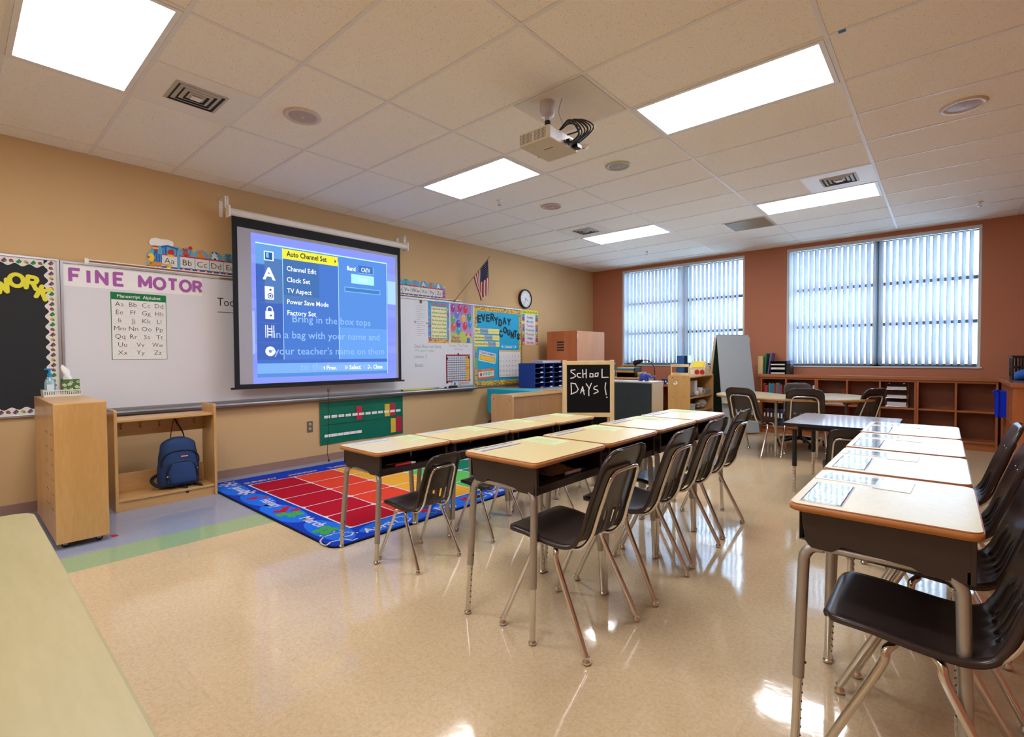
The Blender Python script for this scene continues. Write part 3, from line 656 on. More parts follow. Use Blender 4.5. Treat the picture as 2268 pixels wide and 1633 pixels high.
# ---- black bulletin board
def scallop(b, path, w, z, m, mats, flip=1, step=.042):
    rnd = random.Random(5)
    for (a, c), (d, f) in zip(path[:-1], path[1:]):
        L_ = math.hypot(d-a, f-c); n = max(1, int(L_/step)); ux, uy = (d-a)/L_, (f-c)/L_; nx, ny = -uy*flip, ux*flip
        inner = []
        for k in range(n*6+1):
            s = L_*k/(n*6); r = w*.84-w*.16*math.cos(2*PI*s/(2*L_/n)); inner.append((a+ux*s, c+uy*s, a+ux*s+nx*r, c+uy*s+ny*r))
        for p, q in zip(inner[:-1], inner[1:]): b.flat([(p[0], p[1]), (q[0], q[1]), (q[2], q[3]), (p[2], p[3])], z, m)
        for k in range(n):
            s = (k+.5)*L_/n; px, py = a+ux*s+nx*w*.45, c+uy*s+ny*w*.45
            if k % 2: b.flat([(px-.018, py-.008), (px+.004, py+.02), (px+.02, py), (px, py-.02)], z+.0005, mats[rnd.randrange(2)])
            else: b.disc(px, py, .013, z+.0005, mats[2+(k//2) % 2])
            b.disc(px+.008, py-.006, .008, z+.001, mats[4])
t, B = WT('bulletin_board', 'black bulletin board with yellow letters WORK and a scalloped vegetable border', 'bulletin board', -.9, .79)
B().box(-.9, .80, .0, .62, 2.09, .015, mat('black_poster_paper', '#1b1d21', .75, var=.04)).build('backing', t)
b = B(); b.box(-.91, .785, 0, .632, .805, .024, ALU()); b.box(-.91, 2.082, 0, .632, 2.10, .024, ALU()); b.box(.618, .80, 0, .636, 2.09, .024, ALU()); b.box(-.91, .8, 0, -.895, 2.09, .024, ALU()); b.build('frame', t, bevel=.002)
b = B(); scallop(b, [(.618, .805), (.618, 2.082)], .078, .0165, paint('#dcdad6'), [paint('#7c2f57'), paint('#2c7a3c'), paint('#a8323a'), paint('#d9a13a'), paint('#3c8a4a')], 1)
scallop(b, [(.54, 2.082), (-.89, 2.082)], .07, .0165, paint('#dcdad6'), [paint('#7c2f57'), paint('#2c7a3c'), paint('#a8323a'), paint('#d9a13a'), paint('#3c8a4a')], 1)
scallop(b, [(-.89, .805), (.54, .805)], .065, .0165, paint('#dcdad6'), [paint('#7c2f57'), paint('#2c7a3c'), paint('#a8323a'), paint('#d9a13a'), paint('#3c8a4a')], 1); b.build('scalloped_border', t)
YL = paint('#e3dc3a')
for ch, y, z, rot in (('W', .262, 1.785, .22), ('O', .342, 1.845, .08), ('R', .432, 1.842, -.15), ('K', .490, 1.775, -.40)):
    stroke_word(B(), ch, y, z, .095, .030, .021, YL, rot=rot, th=.004).build('letter', t)

# ---- blue EVERYDAY COUNTS board
t, B = WT('bulletin_board', 'bright blue bulletin board lettered EVERYDAY COUNTS with a leopard print border', 'bulletin board', 5.515, .765)
B().box(5.52, .78, 0, 6.70, 2.08, .015, mat('cyan_poster_paper', '#10a3cf', .7, var=.02)).build('backing', t)
b = B()
for a in ((5.512, .765, 6.712, .783), (5.512, 2.075, 6.712, 2.095), (5.512, .77, 5.53, 2.09), (6.695, .77, 6.712, 2.09)): b.box(a[0], a[1], 0, a[2], a[3], .024, ALU())
b.build('frame', t, bevel=.002)
b = B(); rnd = random.Random(2); LEO, SP = paint('#e3b93c'), paint('#2d2440')
for x0, y0, x1, y1 in ((5.53, .785, 6.695, .86), (5.53, 2.0, 6.695, 2.075), (5.53, .86, 5.59, 2.0), (6.635, .86, 6.695, 2.0)):
    b.rect(x0, y0, x1, y1, .0165, LEO)
    n = int((x1-x0)*(y1-y0)*1500)
    for k in range(n):
        px, py = rnd.uniform(x0+.006, x1-.006), rnd.uniform(y0+.006, y1-.006); a = rnd.uniform(0, PI); l = rnd.uniform(.006, .02)
        b.line([(px-l*math.cos(a), py-l*math.sin(a)*.6), (px, py), (px+l*math.cos(a+.7), py+l*math.sin(a+.7)*.6)], .006, .017, SP if k % 5 else paint('#b45a2c'))
    hz = x1-x0 > y1-y0
    for k in range(int(max(x1-x0, y1-y0)/.03)):
        if hz: b.disc(x0+.015+.03*k, y1-.004 if y0 > 1.5 else y0+.004, .009, .0172, SP, 8)
        else: b.disc(x0+.004 if x0 < 6 else x1-.004, y0+.015+.03*k, .009, .0172, SP, 8)
b.build('leopard_border', t)
for ch, y, z, rot, h in (('E', 5.61, 1.81, .0, .125), ('V', 5.70, 1.835, .05, .125), ('E', 5.81, 1.835, 0, .125), ('R', 5.91, 1.855, -.05, .125), ('Y', 6.01, 1.80, .08, .125), ('D', 6.105, 1.775, -.06, .125), ('A', 6.215, 1.81, .06, .12), ('Y', 6.325, 1.80, -.05, .12),
                         ('C', 6.13, 1.585, .2, .12), ('O', 6.225, 1.655, .1, .11), ('U', 6.325, 1.625, -.05, .105), ('N', 6.41, 1.58, -.1, .12), ('T', 6.49, 1.60, -.06, .12), ('S', 6.575, 1.56, -.1, .115)):
    stroke_word(B(), ch, y+.008, z+.008, h*.8, .028, .0185, paint('#14212c'), rot=rot, th=.0015).build('letter', t)
for k, (s, d, z, wd) in enumerate((('Today is', 'Wednesday', 1.635, 5.66), ('Yesterday was', 'Tuesday', 1.53, 5.76), ('Tomorrow will be', 'Thursday', 1.425, 5.84))):
    t, B = WT('sentence_strip', 'yellow sentence strip reading %s %s on the blue bulletin board' % (s, d), 'sentence strip', 5.515, z, .015)
    b = B(); b.box(5.515, z, .0178, 6.12, z+.085, .019, paint('#e6de85')); b.rect(5.515, z+.04, 6.12, z+.046, .0193, paint('#d9b45a')); b.text(s, 5.522, z+.025, .04, .0196, INK, wmax=wd-5.535)
    b.build('strip', t); B().box(wd, z+.002, .019, wd+.19, z+.084, .0205, paint('#9db0c0')).text(d, wd+.008, z+.026, .045, .021, paint('#2b3d57'), wmax=.172).build('day_card', t)
t, B = WT('wall_calendar', 'white January calendar chart pinned to the lower right of the blue board', 'calendar', 6.105, .905, .015)
b = B(); b.box(6.105, .905, .0175, 6.66, 1.37, .0195, paint('#dfdedd')); b.box(6.1, .9, .0172, 6.665, .91, .0205, paint('#6a5a4a')); b.box(6.1, .9, .0172, 6.108, 1.37, .0205, paint('#6a5a4a')); b.rect(6.11, 1.345, 6.655, 1.365, .0200, paint('#d9a74a')); rnd = random.Random(4)
for r in range(5):
    b.rect(6.115, 1.25-.083*r, 6.65, 1.252-.083*r, .0200, paint('#a9b2bd'))
    for c in range(7):
        dnum = r*7+c-2
        if 1 <= dnum <= 31: b.text(str(dnum), 6.13+.077*c, 1.26-.083*r, .026, .0203, INK if dnum % 6 else paint('#c0392b'))
b.build('chart_sheet', t)
t, B = WT('month_strip', 'small white lettered January strip above the calendar on the blue board', 'month strip', 6.16, 1.40, .015)
B().box(6.16, 1.40, .0175, 6.56, 1.455, .0185, paint('#58b6e6')).text('January', 6.36, 1.41, .038, .019, PAPER(), 'C', .02).disc(6.19, 1.428, .016, .019, PAPER(), 8).disc(6.53, 1.428, .016, .019, PAPER(), 8).build('strip', t)
def tilted(o, a): o.rotation_euler = (WALL_L @ Matrix.Rotation(a, 3, 'Z')).to_euler(); return o
t = tilted(wall_thing('number_sign', "tilted white TODAY'S NUMBER IS card with a yellow bar on the blue board", 'sign card', 5.62, 1.20, .0165), -.16)
b = MB(); b.box(0, 0, 0, .40, .17, .002, paint('#cfd8e2')); b.rect(.02, .02, .38, .105, .0024, paint('#b8872c')); b.rect(.03, .028, .37, .097, .0027, paint('#e6c33a')); b.text("TODAY'S NUMBER IS", .2, .125, .03, .0026, paint('#5a3f7d'), 'C', .02, wmax=.36); b.build('card', t)
t = tilted(wall_thing('weather_sign', 'tilted orange edged weather card reading WINDY on the blue board', 'sign card', 5.61, .885, .0165), .06)
b = MB(); b.box(0, 0, 0, .39, .165, .002, paint('#d9703a')); b.rect(.015, .035, .375, .125, .0024, paint('#d7dee2')); b.rect(.05, .055, .09, .105, .0027, paint('#b83232')); b.text('WINDY', .225, .058, .05, .0027, paint('#5aa64a'), 'C', .02, wmax=.24); b.text("TODAY'S WEATHER", .19, .138, .016, .0027, paint('#f0d5b5'), 'C', .01); b.build('card', t)
tag(place(MB().box(0, 0, 0, .06, .13, .0015, paint('#79b34a')).box(0, .13, 0, .06, .28, .0017, paint('#8f9aa0')).text('Day', .042, .15, .035, .0021, INK, rot=PI/2).build('season_card'), (.0175, 5.535, 1.10), WALL_L), 'narrow green and grey vertical card on the left edge of the blue board', 'card')

# ---- flag, clock and loose posters
t, B = WT('wall_flag', 'small American flag on a slanting wooden stick above the whiteboard', 'flag', 5.10, 2.10)
b = B(); b.tube([(5.10, 2.11, .03), (5.36, 2.50, .20), (5.56, 2.80, .33)], .006, mat('flag_stick', '#8d6a3e', .5), 8); b.ball((5.567, 2.81, .335), .009, mat('flag_tip', '#b59a4e', .3, .8)); b.build('stick', t)
b = B(); b.cyl((5.10, 2.10, .02), (5.10, 2.12, .045), .012, mat('flag_tip', '#b59a4e', .3, .8)); b.build('holder', t)
b = B(); FR, FW, FB = paint('#a02834', .8), paint('#dcd6d2', .8), paint('#272f55', .8)
p0, p1 = Vector((5.352, 2.488, .193)), Vector((5.545, 2.778, .32))   # the hoist runs along the stick
NU, NV = 13, 16
def fp(u, v):            # u: across the stripes (0 at the upper end of the stick), v: along the fly, hanging down
    h = p1.lerp(p0, u); top = Vector((.035, -.56, -.03)); bot = Vector((.13, -.36, .0))
    d = top.lerp(bot, u); q = h + d*v + Vector((.0, 0, .018*math.sin(5*u+4*v)*v))
    q += Vector((-.05*math.sin(PI*u)*v, 0, .03*math.sin(9*u)*v)); return q
P = [[fp(i/NU, j/NV) for j in range(NV+1)] for i in range(NU+1)]
for i in range(NU):
    for j in range(NV):
        m = FB if (i < 7 and j < 8) else (FR if i % 2 == 0 else FW)
        b.add([P[i][j], P[i+1][j], P[i+1][j+1], P[i][j+1]], [(0, 1, 2, 3)], m, True)
for i in range(7):
    for j in range(8):
        c = P[i][j].lerp(P[i+1][j+1], .5); e1 = (P[i+1][j]-P[i][j])*.17; e2 = (P[i][j+1]-P[i][j])*.22
        for s in (1, -1):
            nrm = e1.cross(e2).normalized()*.002*s; b.add([c+e1+nrm, c+e2+nrm, c-e1+nrm, c-e2+nrm], [(0, 1, 2, 3) if s > 0 else (3, 2, 1, 0)], FW)
b.build('cloth', t)
t, B = WT('wall_clock', 'round black rimmed wall clock with a white dial above the day chart', 'clock', 6.80, 2.285)
b = MB(); b.lathe([(0, 0), (.165, 0), (.17, .01), (.17, .045), (.162, .052), (.148, .05), (.146, .035)], BLACK(), seg=48); b.build('rim', t)
b = MB(); b.disc(0, 0, .148, .034, paint('#e4e4e2'), 48)
for k in range(1, 13): a = PI/2-2*PI*k/12; b.text(str(k), .118*math.cos(a), .118*math.sin(a)-.012, .024, .0344, INK, 'C')
for k in range(60): a = 2*PI*k/60; b.line([(.138*math.cos(a), .138*math.sin(a)), (.144*math.cos(a), .144*math.sin(a))], .0015, .0344, INK)
b.build('dial', t)
MB().line([(-.012, .006), (.075, -.038)], .008, .036, INK).line([(.008, .018), (-.046, -.105)], .006, .0365, INK).line([(.02, .04), (-.01, -.05)], .002, .037, INK).disc(0, 0, .008, .0375, INK).build('hand', t)
t, B = WT('day_chart', 'narrow Days of the Week poster with a colourful border beside the blue board', 'poster', 6.735, 1.475)
b = B(); b.box(6.735, 1.475, .001, 7.185, 2.10, .003, paint('#dbdcdd')); b.rect(6.735, 2.02, 7.185, 2.10, .0034, paint('#d9dc2e')); b.text('Days of the Week', 6.96, 2.038, .042, .0038, INK, 'C', .01, wmax=.42)
for k, c in enumerate(('#c23a5f', '#7a3fa0', '#e0812f', '#3f9a4a', '#3c6fb8', '#c9432f', '#d8b23a', '#5a3f7d', '#3a8f8a')):
    for x in (6.735, 7.115): b.rect(x, 1.475+.0605*k, x+.07, 1.475+.0605*(k+1), .0034, paint(c)); b.disc(x+.035, 1.505+.0605*k, .02, .0038, paint(('#e6c23a', '#c5252c', '#3f9a4a')[k % 3]))
for k, (s, c) in enumerate((('Sunday', '#37386f'), ('Monday', '#4a78b8'), ('Tuesday', '#c23a5f'), ('Wednesday', '#2f8a78'), ('Thursday', '#c9434a'), ('Friday', '#37386f'), ('Saturday', '#c9333f'))):
    b.text(s, 6.96, 1.945-.0755*k, .042, .0038, paint(c), 'C', .02, wmax=.26)
b.build('poster_sheet', t)
t, B = WT('class_rules_poster', 'blue fish-bordered class rules poster with handwriting on yellow paper', 'poster', 4.60, 1.465, .014)
b = B(); b.box(4.60, 1.465, .0142, 5.005, 2.08, .0156, paint('#4a9ad0')); rnd = random.Random(9); b.rect(4.60, 1.465, 5.005, 1.53, .0159, paint('#d9a95a'))
for k in range(46):
    y_, z_ = rnd.choice([(rnd.uniform(4.61, 4.645), rnd.uniform(1.48, 2.06)), (rnd.uniform(4.965, 4.995), rnd.uniform(1.48, 2.06)), (rnd.uniform(4.62, 4.99), rnd.uniform(1.475, 1.53))])
    b.disc(y_, z_, rnd.uniform(.008, .02), .0162+.00002*k, paint(rnd.choice(['#c23a5f', '#e0812f', '#3f9a4a', '#e6c23a', '#3c6fb8', '#d85a3a'])), 10, ry=rnd.uniform(.006, .014))
b.rect(4.655, 1.54, 4.955, 2.0, .0176, paint('#dfe0a8')); b.text('Class Rules', 4.81, 2.018, .045, .0180, paint('#d9692f'), 'C', .02, wmax=.3)
for k, s in enumerate(('Keep hands, feet and', 'objects to yourself', 'Follow directions', 'the first time given', 'Raise your hand', 'and wait to be called', 'Come in quietly and', 'be ready to work')):
    b.text(s, 4.667, 1.955-.0565*k, .03, .0180, INK, wmax=.28, bold=.005)
b.build('poster_sheet', t)
t, B = WT('birthday_poster', 'Happy Birthday poster covered in coloured balloons on the whiteboard', 'poster', 5.03, 1.47, .014)
b = B(); b.box(5.03, 1.47, .0142, 5.48, 2.08, .0156, paint('#a98fc6')); b.flat([(5.03, 1.47), (5.48, 1.47), (5.48, 1.56), (5.3, 1.66), (5.12, 1.62), (5.03, 1.64)], .0159, paint('#b9c25a')); b.rect(5.03, 1.9, 5.48, 2.08, .0158, paint('#9a7fc0'))
for k, (y_, z_, c) in enumerate(((5.08, 2.0, '#a33a80'), (5.22, 2.01, '#c9305f'), (5.34, 2.0, '#d0343a'), (5.42, 1.88, '#1f8a5a'), (5.16, 1.91, '#5a7fc8'), (5.30, 1.86, '#e0b04a'), (5.08, 1.83, '#5aae5a'), (5.19, 1.765, '#5a3f9a'), (5.33, 1.74, '#cc3a40'), (5.43, 1.77, '#2f8fd0'), (5.09, 1.72, '#d8604a'), (5.19, 1.66, '#3aa69a'))):
    z = .0162+.0001*k; b.disc(y_, z_, .046, z, paint(c), 22, ry=.062); b.disc(y_+.014, z_+.028, .009, z+.00005, paint('#e3dcea'), 8, ry=.014); b.flat([(y_-.008, z_-.07), (y_+.008, z_-.07), (y_, z_-.058)], z, paint(c))
b.text('Happy', 5.055, 1.54, .045, .018, paint('#b84a80'), bold=.02, wmax=.17); b.text('Birthday', 5.045, 1.485, .045, .018, paint('#b84a80'), bold=.02, wmax=.2)
b.disc(5.40, 1.60, .03, .0175, paint('#d9a06a')); b.disc(5.40, 1.585, .022, .0178, paint('#e8d8d2')); b.disc(5.40, 1.583, .006, .0181, RED); b.disc(5.36, 1.6, .018, .0177, paint('#cc4a40')); b.disc(5.44, 1.6, .018, .0177, paint('#cc4a40')); b.flat([(5.36, 1.48), (5.44, 1.48), (5.42, 1.56), (5.38, 1.56)], .0177, paint('#3c6fb8')); b.build('poster_sheet', t)
t, B = WT('notice_sheet', 'tall white printed sheet held by clips left of the class rules poster', 'paper', 4.36, 1.46, .014)
b = B(); b.box(4.36, 1.46, .0142, 4.585, 2.05, .0155, paint('#d5d5d8'))
for k in range(16): b.line([(4.39, 1.99-.028*k), (4.39+(.15, .11, .16, .08)[k % 4], 1.99-.028*k)], .004, .0158, GREY)
b.build('sheet', t); B().box(4.45, 2.03, .0155, 4.485, 2.075, .024, paint('#5a6a4a')).build('clip', t)
for y_, z_ in ((4.365, 1.76), (4.578, 1.75)): B().lathe([(0, .012), (.012, .012), (.013, .0)], ALU(), c=(y_, z_, .0155), seg=12).build('magnet', t)
t, B = WT('hundred_chart', 'red edged number pocket chart hanging low on the whiteboard', 'chart', 4.935, .875, .014)
b = B(); b.box(4.935, .875, .0142, 5.43, 1.295, .0165, paint('#a02a38')); b.rect(4.955, .892, 5.35, 1.275, .0169, paint('#3a4156')); b.rect(5.345, .892, 5.412, 1.275, .0170, paint('#c9982f'))
for r in range(11):
    for c in range(12):
        if c > 9 and r in (0, 5): continue
        y_, z_ = 4.96+.0385*c, 1.245-.0345*r; b.rect(y_, z_, y_+.031, z_+.026, .0172, paint('#d9dbe2') if c < 10 else paint('#e3b93c'))
        if c < 10: b.text(str(r*10+c+1), y_+.0155, z_+.006, .013, .0175, INK, 'C', res=1)
b.disc(5.08, .955, .018, .0178, paint('#6bbf5a'), 12); b.build('pocket_panel', t)
for y_, z_ in ((5.18, 1.30), (4.955, 1.235), (5.405, 1.245), (4.95, .875), (5.42, .885)): B().box(y_-.012, z_-.015, .0165, y_+.012, z_+.015, .024, INK).build('clip', t)
t, B = WT('name_strip', 'small white strip lettered QJANNY in orange at the foot of the whiteboard', 'name strip', 5.05, .81, .014)
B().box(5.05, .815, .0242, 5.44, .885, .0255, paint('#bcd3df')).text('QJANNY', 5.29, .83, .045, .026, paint('#d9742f'), 'C', .02).flat([(5.08, .83), (5.11, .82), (5.12, .86), (5.09, .875)], .026, paint('#3a4f9a')).build('strip', t)
# ---- on the marker tray
t = thing('pointer_stick', 'yellow pointer stick lying on the whiteboard tray', 'pointer', (.065, 4.10, .796)); MB().box(-.01, 0, 0, .01, .56, .014, paint('#dcc92f')).build('shaft', t, bevel=.003); MB().cyl((0, -.02, .007), (0, .002, .007), .011, paint('#4a3a2a')).build('handle', t)
for k, (c, y_) in enumerate((('#20232a', 4.76), ('#2f3f8f', 4.80), ('#20232a', 4.85), ('#8f2f35', 4.88))):
    t = thing('dry_erase_marker', ('black capped marker nearest the pointer on the whiteboard tray', 'blue capped marker on the whiteboard tray', 'black capped marker beside the eraser on the whiteboard tray', 'dark red capped marker touching the eraser on the tray')[k], 'marker', (.05+.012*k, y_, .80), rz=.25*(k-1))
    MB().cyl((0, 0, .002), (0, .085, .002), .008, paint('#d8dadd')).build('barrel', t); MB().cyl((0, .083, .002), (0, .135, .002), .0085, paint(c)).build('cap', t)
t = thing('board_eraser', 'dark felt eraser lying on the whiteboard tray below the number chart', 'eraser', (.05, 4.98, .79)); MB().box(-.025, 0, .0, .025, .13, .02, mat('felt', '#26272c', .95)).build('felt_pad', t); MB().box(-.026, -.001, .02, .026, .131, .034, paint('#33353c')).build('handle', t, bevel=.004)

# ---- green pocket chart
t, B = WT('pocket_chart', 'green vinyl pocket chart with small white month cards below the whiteboard tray', 'pocket chart', 2.925, .195)
GV = mat('green_vinyl', '#0d6a52', .28, var=.08, scale=6, bump=.4)
b = B(); n = 16
for k in range(n):
    y0, y1 = 2.93+1.215*k/n, 2.93+1.215*(k+1)/n; q = lambda y_: .006+.004*math.sin(7*y_)
    for z0, z1 in ((.2, .37), (.37, .555), (.555, .72)): b.add([(y0, z0, q(y0)), (y1, z0, q(y1)), (y1, z1, q(y1)+.001), (y0, z1, q(y0)+.001)], [(0, 1, 2, 3)], GV, True)
for z_ in (.44, .66): b.box(2.93, z_, .008, 4.145, z_+.004, .013, mat('green_vinyl_seam', '#0a5a46', .4))
b.build('vinyl_sheet', t)
for k in range(12): B().box(2.985+.0945*k, .52-.0008*k, .0135, 3.06+.0945*k, .552-.0008*k, .0145, PAPER()).text(('January', 'February', 'March', 'April', 'May', 'June', 'July', 'August', 'Sept.', 'October', 'November', 'Dec.')[k], 3.022+.0945*k, .53, .012, .0148, GREY, 'C', wmax=.06, res=1).build('month_card', t)
for k in range(6): B().box(2.985+.0855*k, .288, .0135, 3.065+.0855*k, .322, .0145, PAPER()).build('blank_card', t)
for a, b2, c, d, h in ((3.42, .465, 3.50, .63, '#c02238'), (3.845, .465, 3.925, .63, '#d8b53a'), (3.93, .468, 4.015, .632, '#bb2036'), (3.94, .235, 4.02, .43, '#d8b53a'), (4.025, .235, 4.115, .445, '#b01c3a')): B().box(a, b2, .0125, c, d, .0134, paint(h)).build('name_card', t)
t, B = WT('wall_outlet', 'steel double wall outlet left of the green pocket chart', 'outlet', 2.775, .375)
B().box(2.775, .375, .0, 2.845, .505, .006, mat('brushed_steel_plate', '#8b8272', .35, .7)).build('cover_plate', t, bevel=.002); B().lathe([(0, .009), (.014, .009), (.016, .005)], paint('#b5ac98'), c=(2.81, .467, 0), seg=14).build('socket', t); B().lathe([(0, .009), (.014, .009), (.016, .005)], paint('#b5ac98'), c=(2.81, .413, 0), seg=14).build('socket', t)
# ================================================================ school chairs
def chair_shell_mesh():
    prof = [(.222, .437), (.226, .452), (.218, .466), (.19, .474), (.12, .466), (.04, .455), (-.04, .447), (-.10, .446), (-.145, .458), (-.178, .492), (-.20, .55), (-.225, .63), (-.252, .71), (-.278, .79), (-.298, .85), (-.308, .878)]
    P = smooth_path([(x, 0, z) for x, z in prof], 4); P = [(p[0], p[2]) for p in P]
    S = [0]
    for a, b in zip(P[:-1], P[1:]): S.append(S[-1]+math.hypot(b[0]-a[0], b[1]-a[1]))
    T = S[-1]
    def width(s):
        t = s/T
        if t < .42: w = .205+.004*math.sin(t*7)
        elif t < .62: w = .205-.018*math.sin((t-.42)/.2*PI/2)
        else: w = .187-.012*((t-.62)/.38)
        for r, d in ((.055, s-.028), (.085, T-s)):
            d = max(d, 0)
            if d < r: w -= (r-math.sqrt(max(r*r-(r-d)**2, 0)))
        return w
    vc = [-1, -.985, -.95, -.86, -.755, -.655, -.56, -.44, -.34, -.26, -.14, -.07, .07, .14, .26, .34, .44, .56, .655, .755, .86, .95, .985, 1]
    n = len(P); k = len(vc); V = []; F = []
    for i, (x, z) in enumerate(P):
        a = P[max(i-1, 0)]; b = P[min(i+1, n-1)]; tx, tz = b[0]-a[0], b[1]-a[1]; l = math.hypot(tx, tz); nx, nz = tz/l, -tx/l
        back = S[i]/T > .5
        w = width(S[i]); t = S[i]/T
        for v in vc:
            dish = (.014 if back else .010)*(v*v) * (min(1, max(0, (t-.06)*8))) * min(1, (1-t)*6+.2)
            q = x+nx*dish; h = z+nz*dish
            if abs(v) > .96: q -= nx*(.007 if abs(v) < .99 else .020); h -= nz*(.007 if abs(v) < .99 else .020)
            if i >= n-2: q -= .006*(i-n+3)
            rib = 0
            if .46 < t < .68:                              # ribs beside the slots stand a little proud
                f = math.sin((t-.46)/.22*PI); d = min(abs(abs(v)-.5), abs(abs(v)-.2))
                if d < .12: rib = -.008*f
            V.append((q+nx*rib, v*w, h+nz*rib))
    for i in range(n-1):
        t = (S[i]+S[i+1])/2/T
        for j in range(k-1):
            m = (vc[j]+vc[j+1])/2
            slot = .505 < t < .64 and (.44 < abs(m) < .56 or .14 < abs(m) < .26)
            if slot: continue
            F.append((i*k+j, i*k+j+1, (i+1)*k+j+1, (i+1)*k+j))
    return V, F
_SV, _SF = chair_shell_mesh()
def make_chair():
    t = thing('school_chair', 'x', 'chair')
    b = MB(); b.add(_SV, _SF, BROWN(), True); b.build('seat_shell', t, solid=.0055)
    b = MB()
    pts = [(.10, .13, .448), (-.03, .135, .428), (-.12, .137, .424), (-.168, .137, .445), (-.207, .135, .50), (-.232, .131, .58), (-.258, .127, .66), (-.281, .122, .73), (-.293, .105, .765), (-.297, .075, .776), (-.298, 0, .778)]
    path = smooth_path(pts, 4); full = path+[(x, -y, z) for x, y, z in path[-2::-1]]
    b.tube(full, .0095, CHROME(), 10); b.build('back_frame', t)
    b = MB()
    for x in (.045, -.04): b.tube(smooth_path([(x, -.15, .425), (x, -.10, .43), (x, .10, .43), (x, .15, .425)], 3), .0105, CHROME(), 10)
    b.build('seat_support', t)
    b = MB()
    for y in (-.05, .05): b.lathe([(.008, -.001), (.006, .003), (0, .004)], CHROME(), M=Matrix.Translation((-.262, y, .745)) @ Matrix.Rotation(PI/2+.3, 4, 'Y'), seg=10)
    b.build('back_screw', t)
    for sx in (1, -1):
        for sy in (1, -1):
            x1, x0 = (.227, .045) if sx > 0 else (-.233, -.04)
            top = Vector((x0+(.020 if sx > 0 else -.018), sy*.188, .385)); foot = Vector((x1, sy*.217, .028))
            b = MB(); b.tube(smooth_path([tuple(foot), tuple(foot.lerp(top, .5)), tuple(foot.lerp(top, .94)), tuple(top+Vector((0, -sy*.006, .022))), (x0+(.004 if sx > 0 else -.004), sy*.166, .424), (x0, sy*.145, .427)], 5), .0122, CHROME(), 12)
            lg = b.build('leg', t)
            MB().lathe([(0, .0), (.014, .001), (.0185, .007), (.0165, .016), (.012, .022), (.0125, .034)], CHROME(), c=(x1, sy*.217, 0), seg=14).build('glide', lg)
    return t
chair0 = make_chair(); _first = [True]
def put_chair(x, y, rz, label, group, scale=1.):
    o = chair0 if _first[0] else clone(chair0); _first[0] = False
    o.location = (x, y, 0); o.rotation_euler = (0, 0, rz); o.scale = scale if isinstance(scale, tuple) else (scale,)*3; o['label'] = label; o['group'] = group
    return o

# ================================================================ pupil desks
TOPB = mat('desk_laminate', '#dfcf98', .27, var=.03, scale=45, coat=.0)
EDGE = mat('desk_edge_band', '#b47840', .42, var=.04)
BOXI = mat('book_box_inside', '#1c1c22', .55, var=.05)
def make_desk(name, h, sleeve=.36):
    t = thing(name, 'x', 'desk')
    b = MB(); z = h; W, D, r = .299, .228, .032
    for (in_, za, zb) in ((.004, z-.025, z-.021), (0, z-.021, z-.004), (.003, z-.004, z-.0008)):
        o_ = rrect(-D+in_, -W+in_, D-in_, W-in_, r, 6); b.prism(o_, za, zb, EDGE, smooth=True)
    b.prism(rrect(-D+.004, -W+.004, D-.004, W-.004, r-.002, 6), z-.002, z, TOPB, side=EDGE, bottom=False); b.build('desktop', t)
    b = MB(); zt, zb = z-.0255, z-.15; m = BROWN()
    x0, x1, y0, y1 = -.196, .205, -.272, .272
    for s in (-1, 1):                                           # side walls with a dropped rear corner
        poly = [(x0, zt), (x1, zt), (x1, zb), (x1-.10, zb), (x1-.125, zb+.014), (x0+.11, zb+.03), (x0+.085, zb+.008), (x0+.03, zb+.008), (x0+.012, zb+.03)]
        a, c = (s*.272, s*.267)
        vs = [(x, a, q) for x, q in poly]+[(x, c, q) for x, q in poly]; n = len(poly)
        f = [tuple(range(n)), tuple(range(2*n-1, n-1, -1))]+[(k, n+k, n+(k+1) % n, (k+1) % n) for k in range(n)]
        b.add(vs, f, m)
    b.box(x0-.004, y0, zb+.03, x0, y1, zt, m); b.box(x0, y0+.004, zb+.028, x1-.01, y1-.004, zb+.034, m)
    b.box(x1-.012, y0, zb, x1+.004, y1, zb+.036, m); b.box(x1-.004, y0-.003, zb, x1+.008, y0+.014, zt, m); b.box(x1-.004, y1-.014, zb, x1+.008, y1+.003, zt, m)
    b.build('book_box', t, bevel=.003)
    b = MB(); b.box(x0+.002, y0+.006, zb+.036, x0+.004, y1-.006, zt-.002, BOXI); b.build('box_liner', t)
    zc = zb+.012
    for s in (-1, 1):
        b = MB(); b.tube([(-.15, s*.255, zc), (.15, s*.255, zc)], .0125, STEEL(), 12); b.build('cross_bar', t)
    for sx in (-1, 1):
        for sy in (-1, 1):
            foot = Vector((sx*.203, sy*.297, 0)); top = Vector((sx*.188, sy*.262, zc-.06))
            u = (foot-top).normalized(); se = top+u*sleeve
            b = MB(); b.tube(smooth_path([(sx*.135, sy*.255, zc), (sx*.165, sy*.256, zc-.006), (sx*.183, sy*.259, zc-.028), tuple(top), tuple(top.lerp(se, .5)), tuple(se)], 4), .0165, STEEL(), 14)
            b.ball(tuple(se-u*.05+Vector((-sx*.017, 0, 0))), .004, INK); lg = b.build('leg', t)
            b = MB(); end = foot-u*.02; b.tube([tuple(se-u*.03), tuple(end)], .0133, CHROME(), 12)
            L_ = (end-se).length; n = max(1, int(L_/.027))
            for k in range(n):
                q = se+u*(.02+.027*k)
                if q.z > .05: b.ball(tuple(q+Vector((-sx*.0115, 0, 0))), .004, INK, seg=8, ring=4)
            b.build('leg_insert', lg)
            MB().lathe([(0, 0), (.013, .001), (.0185, .007), (.016, .014), (.011, .019), (.011, .027)], CHROME(), c=tuple(foot), seg=14).build('glide', lg)
    return t
GREENP = paint('#cbd9a4', .5)
